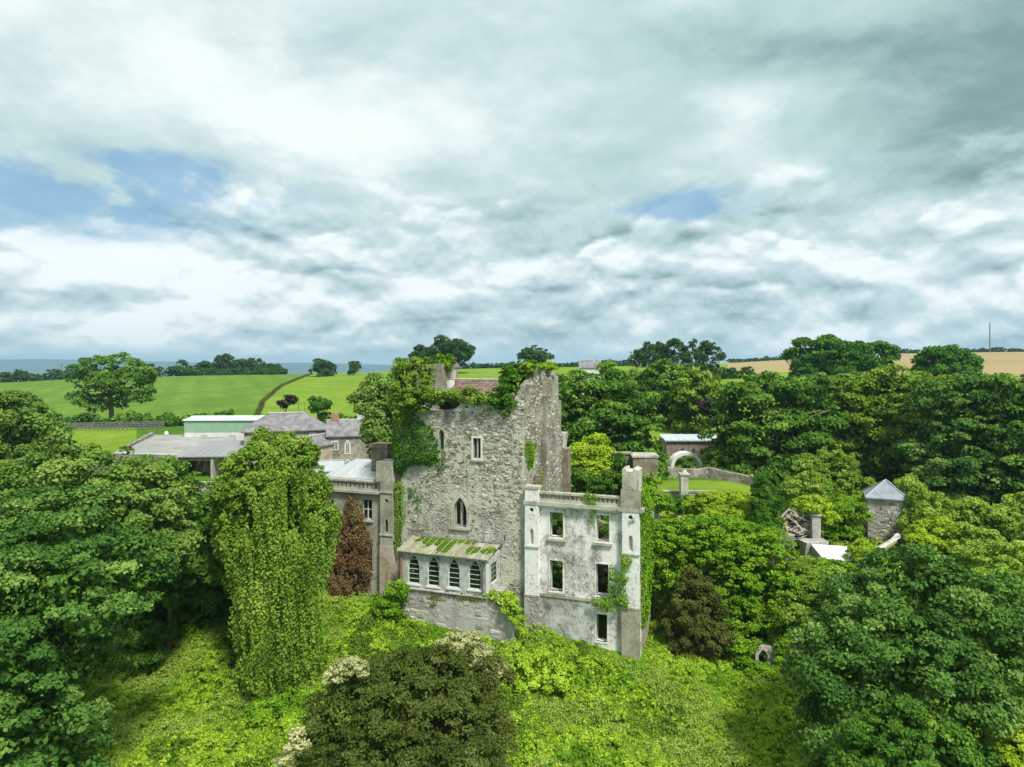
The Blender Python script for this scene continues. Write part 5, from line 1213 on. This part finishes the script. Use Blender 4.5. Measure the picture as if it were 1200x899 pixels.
    for i in range(80):
        c = P(g.uniform(917, 950), 634 - 34 * g.random() ** 1.4, 63 + g.uniform(-.5, .7)); a = g.uniform(-1.1, 1.1) + (.0 if g.random() < .7 else 1.2); L = g.uniform(.5, 1.3)
        d = Vector((math.cos(a) * L, g.uniform(-.4, .4), math.sin(a) * L * .55)); r = g.uniform(.04, .11)
        MB().tube([c - d, c + Vector((0, 0, g.uniform(-.08, .12))), c + d], [r, r * .9, r * .6], 5).mk('branch', 'deadwood', t)
    MB().add([tuple(P(916, 636, 63.6)), tuple(P(950, 636, 63.6)), tuple(P(945, 606, 64.0)), tuple(P(925, 606, 64)), tuple(P(916, 636, 65.5)), tuple(P(950, 636, 65.5))],
        [(0, 1, 2, 3), (1, 5, 2), (0, 3, 4), (4, 3, 2, 5)]).mk('heap_core', 'darkwood', t)
    # little stone arch in the undergrowth
    Y = 46.6; a = P(887, 781, Y); b2 = P(909, 781, Y); h = P(0, 758, Y).z
    t = thing('stone_arch', 'small pale stone doorway arch in the bushes at the slope foot', 'arch', ((a.x + b2.x) / 2, Y, a.z - 1))
    A = arch(a.x + .12, a.x + .75, a.z - 1.0, h - .22, 5, False, h - .6)
    V, F = slab([(a.x - .1, a.z - 1), (b2.x, a.z - 1), (b2.x, h - .15), (b2.x - .3, h + .02), (a.x + .3, h + .02), (a.x - .1, h - .3)], [A], Y, Y + .6, lambda u, w, z: (u, w, z)); mk('arch_wall', V, F, 'hutstone', t)
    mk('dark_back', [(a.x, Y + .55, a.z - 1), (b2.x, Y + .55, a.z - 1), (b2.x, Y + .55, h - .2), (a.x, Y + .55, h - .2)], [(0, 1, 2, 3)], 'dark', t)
lawnbits()

# ------------------------------------------------------------------ barn, arch and middle distance trees
def barn():
    Y = 100; a, b2 = P(781, 516, Y), P(844, 516, Y); zb = P(0, 543, Y).z
    t = thing('barn', 'low brown boarded barn with pale metal roof beyond the lawn', 'barn', ((a.x + b2.x) / 2, Y, zb))
    MB().box(a.x, b2.x, Y, Y + 5, zb, a.z).mk('walls', 'boards', t)
    n = 22
    for i in range(n):
        u = a.x + (b2.x - a.x) * i / n
        MB().box(u + .02, u + (b2.x - a.x) / n - .03, Y - .05 - random.uniform(0, .03), Y - .003, zb, a.z - .05).mk('board', 'boards', t)
    for px in (800, 813, 822):
        q = P(px, 528, Y); MB().box(q.x - .2, q.x + .2, Y - .12, Y - .055, q.z - .25, q.z + .3).mk('window', 'dark', t)
    n = 8
    for i in range(n):
        u0 = a.x - .3 + (b2.x - a.x + .6) * i / n; u1 = a.x - .3 + (b2.x - a.x + .6) * (i + 1) / n - .03
        mk('roof_sheet', [(u0, Y - .4, a.z + .03), (u1, Y - .4, a.z + .03), (u1, Y + 3.5, a.z + .55), (u0, Y + 3.5, a.z + .55), (u0, Y - .4, a.z - .12), (u1, Y - .4, a.z - .12)], [(0, 1, 2, 3), (0, 4, 5, 1)], 'bluemetal', t, tone=[random.random()] * 2)
    # white arch
    Y = 92; c = P(803, 545, Y); r = 18.5 / 800 * Y
    t = thing('white_arch', 'white semicircular arch standing before the brown barn', 'arch', tuple(c))
    V = []; n = 16; F = []
    for i in range(n + 1):
        an = math.pi * i / n
        for (rr, dy) in ((r, -.9), (r - .45, -.9), (r - .45, .9), (r, .9)): V.append((c.x + math.cos(an) * rr, c.y + dy, c.z + math.sin(an) * rr * .85))
    for i in range(n): F += [(4 * i + k, 4 * i + 4 + k, 4 * i + 4 + (k + 1) % 4, 4 * i + (k + 1) % 4) for k in range(4)]
    F += [(0, 1, 2, 3), tuple(4 * n + k for k in (3, 2, 1, 0))]
    mk('arch_band', V, F, 'whitepaint', t)
    m = MB(); m.box(c.x - r, c.x - r + .44, Y - .9, Y + .9, c.z - 1.2, c.z - .003).mk('arch_pier', 'whitepaint', t)
    MB().box(c.x + r - .44, c.x + r, Y - .9, Y + .9, c.z - 1.2, c.z - .003).mk('arch_pier', 'whitepaint', t)
    bush('bush', 'dark bush under the white arch', [(803, 551, 90.5, 1.2, .9, .8), (795, 560, 88, 1.3, 1.0, .6), (815, 560, 88, 1.5, 1.0, .7)], 'blue', .5, .28, 120)
    bush('bush', 'dark bushes right of the white arch and barn', [(840, 552, 88, 1.5, 1.3, 1.3), (856, 548, 90, 1.6, 1.5, 2.0), (866, 560, 86, 2.2, 1.5, 1.4), (888, 562, 85, 2.2, 1.5, 1.5)], 'sycamore', .6, .3, 121)
    bush('bush', 'scrubby bushes left of the barn', [(766, 534, 90, 1.4, 1.3, 1.5), (752, 540, 88, 2.4, 1.6, 2.2), (766, 556, 84, 1.6, 1.4, .9), (735, 530, 88, 2, 1.6, 2.4)], 'sycamore', .6, .3, 122)
barn()
G1 = 'large broadleaf trees beyond the garden'
def PLs(Y, *ls): return [PL(x, y + 6, Y + dy, rx, rx * .85, rz) for (x, y, dy, rx, rz) in ls]
tree('broadleaf_tree', 'broad deep green tree standing just right of the tower', 705, 86, 430, 122, 'sycamore', 1.15, .40, 130, group=G1, upb=.65, flat=.45, cover=1.2, lobes=PLs(86, (675, 460, 0, 3.6, 2.6), (705, 448, 1, 3.8, 2.4), (735, 470, 0, 3.2, 2.6), (665, 495, -1, 3.0, 3.0), (700, 490, -1.5, 4.2, 3.2), (740, 505, -1, 3.2, 2.8), (680, 525, -2, 3.6, 2.6), (720, 530, -2, 3.6, 2.4), (752, 488, 0, 2.0, 1.9), (662, 475, 0, 2.6, 2.6)))
tree('broadleaf_tree', 'wide deep green tree over the garden, right of the barn', 912, 90, 434, 150, 'sycamore', 1.25, .42, 131, group=G1, upb=.65, flat=.45, cover=1.2, lobes=PLs(90, (875, 470, 0, 4.0, 3.0), (910, 456, 1, 4.6, 3.0), (950, 462, 1, 4.2, 3.0), (860, 505, 0, 3.0, 3.2), (900, 505, -1.5, 5.0, 3.4), (945, 505, -1, 4.2, 3.4), (870, 540, -1, 3.0, 3.0), (915, 548, -2, 4.6, 3.2), (955, 545, -1, 3.6, 3.4), (855, 480, 0, 2.2, 2.4)))
tree('broadleaf_tree', 'lighter green tree in the row between two darker ones, right side', 1040, 90, 434, 140, 'olive', 1.25, .42, 132, group=G1, upb=.6, flat=.55, cover=1.2, lobes=PLs(90, (1005, 462, 2, 3.8, 3.0), (1040, 455, 1, 4.2, 2.8), (1075, 462, 1, 3.6, 3.0), (1020, 490, 0, 4.0, 3.4), (1060, 495, -1, 4.4, 3.4), (1000, 510, 1, 3.0, 3.4), (1035, 530, -1, 4.0, 3.4), (1070, 540, -1, 3.4, 3.4), (1010, 550, 0, 3.2, 3.0)))
tree('broadleaf_tree', 'tall blue green tree behind the stone hut', 1120, 82, 438, 126, 'blue', 1.1, .38, 133, group=G1, upb=.6, flat=.5, cover=1.2, lobes=PLs(82, (1105, 470, 0, 3.4, 2.8), (1140, 462, 1, 3.6, 2.8), (1115, 505, -1, 3.8, 3.2), (1090, 530, 0, 2.8, 3.2), (1150, 510, -1, 3.4, 3.2), (1120, 548, -2, 3.8, 3.2), (1155, 560, -1, 3.2, 3.0), (1130, 585, -1.5, 3.0, 2.2)))
tree('broadleaf_tree', 'tall dark tree at the right edge of the view', 1190, 80, 440, 120, 'sycamore', 1.1, .38, 134, group=G1, upb=.6, flat=.5, cover=1.2, lobes=PLs(80, (1180, 462, 0, 3.4, 2.6), (1215, 460, 1, 3.4, 2.8), (1190, 500, -1, 3.6, 3.2), (1225, 510, -1, 3.6, 3.4), (1175, 540, -1, 3.0, 3.0), (1200, 560, -2, 3.6, 3.2), (1235, 565, -1, 3.6, 3.2), (1170, 575, -1, 2.4, 2.2)))
tree('broadleaf_tree', 'olive topped tree peeking between the wide and the lighter green trees', 985, 104, 430, 95, 'pale', 1.3, .46, 135, group=G1, upb=.6, lobes=PLs(104, (970, 458, 0, 4.0, 3.0), (1000, 452, 1, 3.6, 2.6), (985, 490, 0, 4.6, 3.4), (960, 520, 0, 4, 4), (1000, 530, 0, 4, 4)))
tree('broadleaf_tree', 'pale olive tree behind the blue green one, showing along its top', 1098, 106, 436, 80, 'olive', 1.3, .46, 1361, group=G1, upb=.6, lobes=PLs(106, (1085, 458, 0, 4.0, 2.8), (1120, 456, 1, 4.0, 2.6), (1100, 490, 0, 5, 3.6), (1160, 458, 0, 3.6, 2.6)))
tree('broadleaf_tree', 'round dark green tree at the far end of the upper lawn', 783, 125, 417, 66, 'sycamore', 1.2, .5, 136, n=14, bot=516, upb=.6)
tree('broadleaf_tree', 'mid green round tree right of the one at the upper lawn end', 816, 118, 429, 56, 'olive', 1.1, .48, 137, n=14, bot=514, upb=.6)
tree('copper_shrub', 'small purple leaved tree by the upper lawn', 832, 108, 463, 24, 'purple', .8, .4, 138, n=5, bot=500, cat='tree')
tree('broadleaf_tree', 'greyish pale tree between the big deep green tree and the round one', 737, 145, 433, 46, 'pale', 1.2, .55, 139, n=7, bot=480)
tree('broadleaf_tree', 'small olive tree beside the grey roofed cottage', 712, 160, 422, 20, 'olive', 1.0, .55, 140, n=5, bot=445)
tree('ash_tree', 'tree on the stubble rise, left of the rounder one', 957, 172, 389, 60, 'ivy', 1.5, .62, 141, n=12, bot=470)
tree('ash_tree', 'dome shaped tree on the stubble rise', 1003, 166, 395, 72, 'ivy', 1.4, .60, 142, n=12, bot=470)
tree('ash_tree', 'smaller round tree alone on the stubble field, right', 1110, 160, 405, 58, 'ivy', 1.4, .58, 143, n=10, bot=462)
for i, (px, top, w, kd) in enumerate(((746, 407, 18, 'leftmost low tree of the tall group on the skyline'), (760, 401, 17, 'second tree from the left of the tall skyline group'), (772, 398, 15, 'thin pointed tree in the tall skyline group'), (792, 394, 28, 'highest tree of the tall skyline group'),
        (811, 396, 15, 'bare stemmed tree right of the highest skyline tree'), (824, 398, 14, 'narrow tree third from the right of the skyline group'), (835, 401, 22, 'rightmost round topped tree of the skyline group'))):
    tree('skyline_tree', kd, px, 205 + i * 2, top, w, 'far', .9, .55, 150 + i, 'tall tree group on the skyline right of the tower', n=7, bot=436 + (i % 3) * 2, flat=.8, spread=.8, sub=.36, inner=.2, cover=1.0)
tree('field_tree', 'big spreading tree standing alone in the left pasture', 131, 156, 416, 92, 'sycamore', 1.15, .48, 160, cover=1.0, upb=.6, inner=.3, lobes=[PL(*q) for q in ((115, 432, 157, 4.4, 4, 2.4), (140, 428, 158, 4.6, 4, 2.2), (160, 440, 156, 3.6, 3, 2.3), (100, 450, 156, 3.2, 3, 2.8), (125, 450, 154, 4.0, 3, 2.6), (150, 455, 155, 3.2, 3, 2.4), (168, 458, 156, 2.2, 2, 1.8), (98, 470, 156, 2.2, 2, 2.0), (112, 474, 155, 2.4, 2, 1.8), (136, 470, 156, 1.6, 1.6, 2.2))])
tree('small_tree', 'small dark purple tree by the farm roofs', 335, 146, 462, 18, 'purple', .7, .4, 161, n=5, bot=483)
tree('small_tree', 'small round green tree right of the purple one', 373, 146, 463, 26, 'ivy', .8, .42, 162, n=6, bot=486)
tree('skyline_tree', 'dark round tree on the skyline left of the tower', 378, 330, 422, 29, 'far', 1.8, .9, 163, n=6, bot=446)
tree('skyline_tree', 'small lone tree on the skyline nearer the tower', 414, 335, 424, 15, 'far', 1.4, .8, 164, n=4, bot=441)
tree('skyline_tree', 'low tree on the skyline directly behind the left turret', 493, 310, 406, 24, 'far', 1.6, .85, 165, n=6, bot=430)
tree('skyline_tree', 'tall double crowned tree on the skyline behind the tower', 531, 300, 396, 46, 'far', 2.0, .9, 166, n=8, bot=432)
tree('skyline_tree', 'round dark tree on the skyline above the tower right corner', 626, 300, 404, 35, 'far', 1.8, .9, 167, n=7, bot=430)
for i, (px, top, w) in enumerate(((238, 424, 18), (251, 427, 12), (263, 413, 20), (275, 421, 14), (285, 418, 14), (296, 421, 12), (304, 419, 10), (313, 426, 16), (325, 427, 14))):
    d = ('leftmost bushy tree', 'low tree beside the leftmost', 'tallest dark tree', 'tree just right of the tallest', 'open crowned fifth tree', 'thin sixth tree', 'slender pointed tree', 'low bushy tree near the right end', 'rightmost bushy tree')[i]
    tree('skyline_tree', d + ' of the row on the left skyline', px, 400 + i, top, w, 'far', 1.5, .95, 170 + i, 'tree row on the left skyline', n=4, bot=442, flat=.8)

def hedge(name, label, pts, h, mat, leaf, seed, w=None, step=1.0, rc=None, gap=0.0):
    """hedge along a line of (px, Y) standing on the ground"""
    g = random.Random(seed); L = []; w = w or h * .6
    for (p0, y0), (p1, y1) in zip(pts, pts[1:]):
        a, b2 = PG(p0, y0), PG(p1, y1); n = max(2, int((b2 - a).length / (w * 1.3 * step)))
        for i in range(n):
            if g.random() < gap: continue
            q = a.lerp(b2, (i + g.random() * .4) / n); z = gz(q.x, q.y); hh = h * g.uniform(.65, 1.25)
            L.append((q.x, q.y, z + hh * .35, w * g.uniform(.8, 1.4), w * .8, hh * .65))
    o = leafobj(name, crown(L, rc or h * .35, leaf, seed, .7, 1.1, 1.0), mat, None, tuple(L[0][:3])); return tag(o, label, 'hedge')
hedge('hedge', 'dark hedge along the far edge of the left pasture', [(-60, 384), (120, 386), (235, 388)], 5.5, 'far', .95, 200, w=4.5)
hedge('hedge', 'low dark hedge under the tree row on the left skyline', [(225, 392), (335, 392)], 3.4, 'far', .9, 201, w=4)
hedge('hedge', 'dark hedge below the lone field tree', [(60, 151), (120, 152), (200, 152), (275, 151)], 2.6, 'sycamore', .45, 202, w=1.6)
hedge('hedge', 'thin hedge along the skyline behind the tower', [(538, 386), (620, 388), (700, 384), (745, 380)], 2.6, 'far', .8, 203, w=4)
hedge('hedge', 'dark hedge block at the left end of the stubble field', [(843, 232), (885, 236)], 3.2, 'far', .6, 204, w=2.5)
hedge('hedge', 'thin tree line on the stubble skyline at the far right', [(1110, 590), (1165, 595), (1215, 600)], 3.0, 'far', 1.2, 205, w=4)
hedge('hedge', 'broken line of bushes on the stubble skyline, middle', [(1036, 590), (1100, 595)], 4.0, 'far', 1.2, 206, w=3, gap=.3)
hedge('hedge', 'thin dark hedge on the skyline at the left end of the stubble', [(855, 585), (935, 590)], 3.0, 'far', 1.2, 207, w=4)
hedge('hedge', 'hedge bank curving up between the two pastures', [(297, 152), (308, 200), (330, 260), (350, 310), (366, 360)], .6, 'brown', .35, 208, w=.5)
hedge('hedge', 'hedge behind the small farm trees', [(383, 147), (430, 146), (470, 145)], 1.8, 'sycamore', .45, 209, w=1.5)
hedge('hedge', 'low hedge by the yard wall on the left', [(62, 116), (90, 120)], 2.2, 'sycamore', .4, 210, w=1.6)
hedge('hedge', 'dark shrubbery behind the trees, below the upper lawn', [(742, 104), (790, 105), (850, 105), (880, 104)], 1.6, 'sycamore', .4, 211, w=1.4)

# ------------------------------------------------------------------ farm buildings on the left
def gabled(t, fr, L, D, zb, ze, zr, wall, roof, hip=True, over=.3, hipl=None):
    V = [fr(*p) for p in ((0, 0, zb), (L, 0, zb), (L, D, zb), (0, D, zb), (0, 0, ze), (L, 0, ze), (L, D, ze), (0, D, ze))]
    m = MB().add(V, [(0, 1, 5, 4), (1, 2, 6, 5), (2, 3, 7, 6), (3, 0, 4, 7)])
    if not hip: m.add([fr(0, 0, ze), fr(0, D, ze), fr(0, D / 2, zr - .05), fr(L, 0, ze), fr(L, D, ze), fr(L, D / 2, zr - .05)], [(0, 2, 1), (3, 4, 5)])
    m.mk('walls', wall, t)
    h = (D / 2 if hipl is None else hipl) if hip else -over; o = over
    zo = ze - .02
    A = [fr(-o, -o, zo), fr(L + o, -o, zo), fr(L + o, D + o, zo), fr(-o, D + o, zo), fr(h, D / 2, zr), fr(L - h, D / 2, zr)]
    B = [(p[0], p[1], p[2] - .15) for p in A[:4]]
    r = MB().add(A + B, [(0, 1, 5, 4), (2, 3, 4, 5), (0, 4, 3), (1, 2, 5), (0, 6, 7, 1), (1, 7, 8, 2), (2, 8, 9, 3), (3, 9, 6, 0)]).mk('roof', roof, t)
    MB().tube([Vector(A[4]) + Vector((0, 0, .05)), Vector(A[5]) + Vector((0, 0, .05))], [.1, .1], 5).mk('ridge', 'concrete', r)
    return r
def wbox(t, fr, u0, u1, z0, z1, w=-.06, mat='whitepaint'):
    f = MB().box(u0, u1, w, -.004, z0, z1, fr).mk('window', mat, t)
    MB().box(u0 + .1, (u0 + u1) / 2 - .03, w - .02, w - .003, z0 + .12, z1 - .12, fr).mk('pane', 'glass', f)
    MB().box((u0 + u1) / 2 + .03, u1 - .1, w - .02, w - .003, z0 + .12, z1 - .12, fr).mk('pane', 'glass', f)
def farm():
    # green clad shed
    Y = 122; a = P(216, 518, Y); ze = P(0, 492.5, Y).z; zm = P(0, 506.5, Y).z; fr = frame(a.x, Y, R(2)); L = 15
    t = thing('farm_shed', 'long farm shed clad green over white with a pale green roof', 'shed', tuple(a))
    MB().box(0, L, 0, 9, a.z - .5, zm, fr).mk('lower_wall', 'farwall', t)
    MB().box(0, L, -.05, 9, zm + .004, ze, fr).mk('green_cladding', 'greenclad', t)
    n = 15
    for i in range(n): MB().box(L * i / n + .04, L * i / n + .12, -.09, -.053, zm + .02, ze - .02, fr).mk('cladding_rib', 'greenclad', t)
    zr = P(0, 487, Y + 4.5).z
    MB().add([fr(-.3, -.3, ze + .01), fr(L + .3, -.3, ze + .01), fr(L + .3, 4.5, zr), fr(-.3, 4.5, zr), fr(-.3, 9.3, ze), fr(L + .3, 9.3, ze), fr(-.3, -.3, ze - .1), fr(L + .3, -.3, ze - .1)], [(0, 1, 2, 3), (3, 2, 5, 4), (0, 6, 7, 1), (0, 3, 4)]).mk('roof', 'greenroof', t)
    for u in (3, 8): MB().box(u, u + 1.1, -.06, -.004, zm - 1.6, zm - .5, fr).mk('door', 'lead', t)
    # slate hipped coach house
    a = P(286, 0, 100); ang = R(20); fr = frame(a.x, 100, ang); ze = P(0, 506, 100).z
    t = thing('coach_house', 'long stone coach house with hipped grey slate roof', 'building', (a.x, 100, 5))
    r = gabled(t, fr, 12.2, 6.5, 4.5, ze, ze + 2.4, 'fieldwall', 'slate', True, .35, 3.4)
    wbox(t, fr, 9.2, 10.3, ze - 1.9, ze - .45); wbox(t, fr, 5.4, 6.4, ze - .95, ze - .3); wbox(t, fr, 1.5, 2.5, ze - 1.5, ze - .4)
    for k in range(14): # slate courses shown by slim laps
        pass
    # yard slab and its retaining wall
    p = [P(150, 531, 99), P(236, 534, 97), P(262, 520, 112), P(228, 508, 124), P(192, 507, 126)]
    z = 7.15
    q = [Vector((v.x, v.y, z)) for v in p]; q[2] = Vector((P(275, 0, 112).x, 112, z)); q[3] = Vector((P(275, 0, 126).x, 126, z)); q[4] = Vector((P(180, 0, 126).x, 126, z)); q[0] = Vector((P(140, 0, 100).x, 100, z)); q[1] = Vector((P(262, 0, 97).x, 97, z))
    n = len(q); o = mk('farm_yard', [tuple(v) for v in q] + [(v.x, v.y, z - 1.2) for v in q], [tuple(range(n))] + [(i, i + n, (i + 1) % n + n, (i + 1) % n) for i in range(n)], 'g_yard'); tag(o, kind='structure')
    t = thing('retaining_wall', 'dark stone retaining wall under the farm yard', 'wall', tuple(q[0] - Vector((0, 0, 2))))
    d = Vector((q[1].x - q[0].x, q[1].y - q[0].y, 0)); L = d.length; fr2 = frame(q[0].x, q[0].y, math.atan2(d.y, d.x))
    MB().box(-.3, L, -.5, -.004, 3.5, z - .12, fr2).mk('wall_body', 'rubbledark', t); MB().box(-.35, L, -.55, .1, z - .115, z + .06, fr2).mk('coping', 'concrete', t)
    # open bay with mono roof
    Y = 93; a, b2 = P(209, 535, Y), P(249, 535, Y); zb = 4.0
    t = thing('open_shed', 'dark open fronted shed with sloping grey sheet roof', 'shed', (a.x, Y, zb)); fr = frame(a.x, Y, R(4)); L = b2.x - a.x
    MB().box(0, .25, 0, 8, zb, a.z - .05, fr).mk('side_wall', 'darkwood', t); MB().box(L - .35, L, -.1, 8, zb, a.z - .05, fr).mk('side_wall', 'plasterbeige', t)
    MB().box(.26, L - .36, 6, 6.3, zb, a.z + .3, fr).mk('back_wall', 'dark', t); MB().box(0, L - .36, -.12, .0, a.z - .55, a.z - .05, fr).mk('fascia', 'darkwood', t)
    n = 7
    for i in range(n):
        u0 = -.3 + (L + 2.6) * i / n; u1 = -.3 + (L + 2.6) * (i + 1) / n - .04
        mk('roof_sheet', [fr(u0, -.3, a.z), fr(u1, -.3, a.z), fr(u1, 11, a.z + .95), fr(u0, 11, a.z + .95), fr(u0, -.3, a.z - .12), fr(u1, -.3, a.z - .12)], [(0, 1, 2, 3), (0, 4, 5, 1)], 'greysheet', t, tone=[random.random() * .5] * 2)
    a = P(228, 567, 86); b2 = P(262, 567, 86)
    t = thing('low_wall', 'low stone wall with pale coping in front of the open shed', 'wall', (a.x, 86, 2)); MB().box(a.x, b2.x, 86, 86.5, 1.5, a.z, None).mk('wall_body', 'fieldwall', t); MB().box(a.x, b2.x + .05, 85.9, 86.6, a.z + .003, a.z + .22).mk('coping', 'trimstone', t)
    # left field wall and railing fence
    t = thing('paddock_wall', 'grey stone wall running up beside the paddock to the yard', 'wall', tuple(PG(92, 92)))
    pl = [(92, 92, 1.6), (120, 97, 1.7), (150, 108, 1.9), (178, 124, 1.6)]
    for i, ((p0, y0, h0), (p1, y1, h1)) in enumerate(zip(pl, pl[1:])):
        A_, B_ = PG(p0, y0), PG(p1, y1); dd = (B_ - A_).normalized(); nr = Vector((-dd.y, dd.x, 0)) * .3; s = Vector((0, 0, .5)); k = Vector((0, 0, .04 * i))
        mk('wall_section', [tuple(v) for v in (A_ - nr - s, B_ - nr - s, B_ - nr + Vector((0, 0, h1)) + k, A_ - nr + Vector((0, 0, h0)) + k, A_ + nr - s, B_ + nr - s, B_ + nr + Vector((0, 0, h1)) + k, A_ + nr + Vector((0, 0, h0)) + k)],
           [(0, 1, 2, 3), (3, 2, 6, 7), (4, 7, 6, 5), (0, 3, 7, 4), (1, 5, 6, 2)], 'fieldwall', t)
    A_, B_ = PG(66, 143), PG(192, 145); n = 26; t = thing('railing_fence', 'long dark railing fence below the field hedge', 'fence', tuple(A_))
    for i in range(n + 1):
        q = A_.lerp(B_, i / n); MB().box(q.x - .07, q.x + .07, q.y - .07, q.y + .07, gz(q.x, q.y) - .3, gz(q.x, q.y) + 1.7).mk('post', 'iron', t)
    for h in (.35, .75, 1.15, 1.5):
        mk('rail', [(A_.x, A_.y - .05, gz(A_.x, A_.y) + h), (B_.x, B_.y - .05, gz(B_.x, B_.y) + h), (B_.x, B_.y - .05, gz(B_.x, B_.y) + h + .22), (A_.x, A_.y - .05, gz(A_.x, A_.y) + h + .22), (A_.x, A_.y - .1, gz(A_.x, A_.y) + h), (B_.x, B_.y - .1, gz(B_.x, B_.y) + h), (B_.x, B_.y - .1, gz(B_.x, B_.y) + h + .22), (A_.x, A_.y - .1, gz(A_.x, A_.y) + h + .22)],
           [(4, 5, 6, 7), (7, 6, 2, 3), (0, 3, 2, 1), (0, 1, 5, 4)], 'iron', t)
    c = P(195, 510, 127); m = MB(); m.tube([c - Vector((0, 0, .8)), c + Vector((0, 0, .3)), c + Vector((0, 0, .6)), c + Vector((0, 0, .75))], [.42, .42, .3, .1], 10)
    tag(m.mk('white_tank', 'farwall', None, tuple(c)), 'small whitish dome topped tank at the end of the railing fence', 'tank')
    # manor back cluster with white gothic windows
    Y = 92; a = P(384, 0, Y); ze = P(0, 511, Y).z; fr = frame(a.x, Y, R(14))
    t = thing('stone_house', 'grey stone farmhouse with white gothic windows behind the metal roof', 'house', (a.x, Y, 4))
    gabled(t, fr, 7.5, 6, 4, ze, ze + 1.9, 'fieldwall', 'slate', False, .25)
    for (px, y0, y1, w, ar) in ((392, 517, 528, .9, 0), (406, 516, 533, .8, 1), (406, 538, 550, .85, 1)):
        u = (P(px, 0, Y).x - a.x) / math.cos(R(14)); z0, z1 = P(0, y1, Y).z, P(0, y0, Y).z
        if ar:
            A = arch(u - w / 2, u + w / 2, z0, z1, 5); f = sheet('window', A, -.07, -.005, 'whitepaint', t, lambda x, y, z: fr(x, y, z))
            sheet('pane', scale_poly(A, -.16), -.09, -.073, 'glass', f, lambda x, y, z: fr(x, y, z)); MB().box(u - .03, u + .03, -.11, -.093, z0 + .1, z1 - .3, fr).mk('mullion', 'whitepaint', f)
        else: wbox(t, fr, u - w / 2, u + w / 2, z0, z1)
    ch = fr(1.0, 3, 0); MB().box(ch[0] - .45, ch[0] + .45, ch[1] - .4, ch[1] + .4, ze + 1, ze + 2.9).mk('chimney', 'brick', t)
    Y = 84; a = P(372, 0, Y); ze = P(0, 549, Y).z; fr = frame(a.x, Y, R(8))
    t = thing('outhouse', 'small outhouse with pale slate roof below the gothic windows', 'outhouse', (a.x, Y, 3)); gabled(t, fr, 2.9, 3.2, 3, ze - .3, ze + .7, 'farwall', 'lead', False, .2)
    Y = 88; a = P(366, 0, Y); ze = P(0, 524, Y).z; fr = frame(a.x, Y, R(70))
    t = thing('outhouse', 'narrow slate gable beside the coach house, brick coloured end', 'outhouse', (a.x, Y, 3)); gabled(t, fr, 5, 3, 3, ze, ze + 1.2, 'brickplaster', 'slate', False, .2)
    Y = 108; a = P(402, 0, Y); ze = P(0, 508, Y).z; fr = frame(a.x, Y, R(10))
    t = thing('outhouse', 'pale roofed building behind the stone farmhouse by the olive tree', 'outhouse', (a.x, Y, 5)); gabled(t, fr, 8, 5, 5, ze, ze + 1.7, 'farwall', 'slate', False, .2)
    c = P(423, 497, 112); MB().box(c.x - .5, c.x + .5, 111.6, 112.4, c.z - 3.5, c.z + 1.6).mk('chimney', 'farwall', t)
    # cottage on the skyline, poles, posts
    Y = 175; a = P(679, 0, Y); ze = P(0, 431, Y).z; fr = frame(a.x, Y, R(-6)); g0 = gz(a.x, Y)
    t = thing('cottage', 'cottage with grey roof and pale gable on the skyline right of the tower', 'cottage', (a.x, Y, g0)); gabled(t, fr, 5.4, 5, g0 - .5, ze, ze + 1.9, 'farwall', 'slate', False, .2)
    a = P(725, 440, 165); t = MB().box(a.x, a.x + 2.4, 165, 168, a.z - 2, a.z + .9).mk('pale_shed', 'farwall', None, tuple(a)); tag(t, 'tiny pale shed between trees right of the cottage', 'shed')
    for (px, top, Y, r, lab) in ((1160, 378, 560, .55, 'tall lone mast on the stubble skyline at the right'), (72, 426, 388, .3, 'utility pole above the left pasture hedge'), (350, 471, 150, .12, 'thin post between the purple and the green small trees'), (357, 474, 151, .1, 'second thin post left of the small green tree')):
        b0 = PG(px, Y); t = thing('pole', lab, 'pole', tuple(b0)); tp = P(px, top, Y)
        MB().tube([b0 - Vector((0, 0, 1)), tp], [r, r * .7], 6).mk('shaft', 'pole', t)
        if Y == 388: MB().box(tp.x - 1.8, tp.x + 1.8, tp.y - .15, tp.y + .15, tp.z - 1, tp.z - .7).mk('crossarm', 'pole', t)
farm()
# cattle-sized dots and bales would be guesses at this distance: none built

# ------------------------------------------------------------------ air
def air():
    m = bpy.data.materials.new('haze'); m.use_nodes = True; t = m.node_tree; t.nodes.clear()
    v = t.nodes.new('ShaderNodeVolumePrincipled'); o = t.nodes.new('ShaderNodeOutputMaterial')
    v.inputs['Color'].default_value = (.46, .76, 1.0, 1); v.inputs['Density'].default_value = 1.35e-4; v.inputs['Anisotropy'].default_value = .2
    t.links.new(v.outputs[0], o.inputs['Volume']); MATS['haze'] = m
    o = MB().box(-9300, 9300, -300, 9000, -75, 128).mk('haze', 'haze'); o['kind'] = 'stuff'
air()
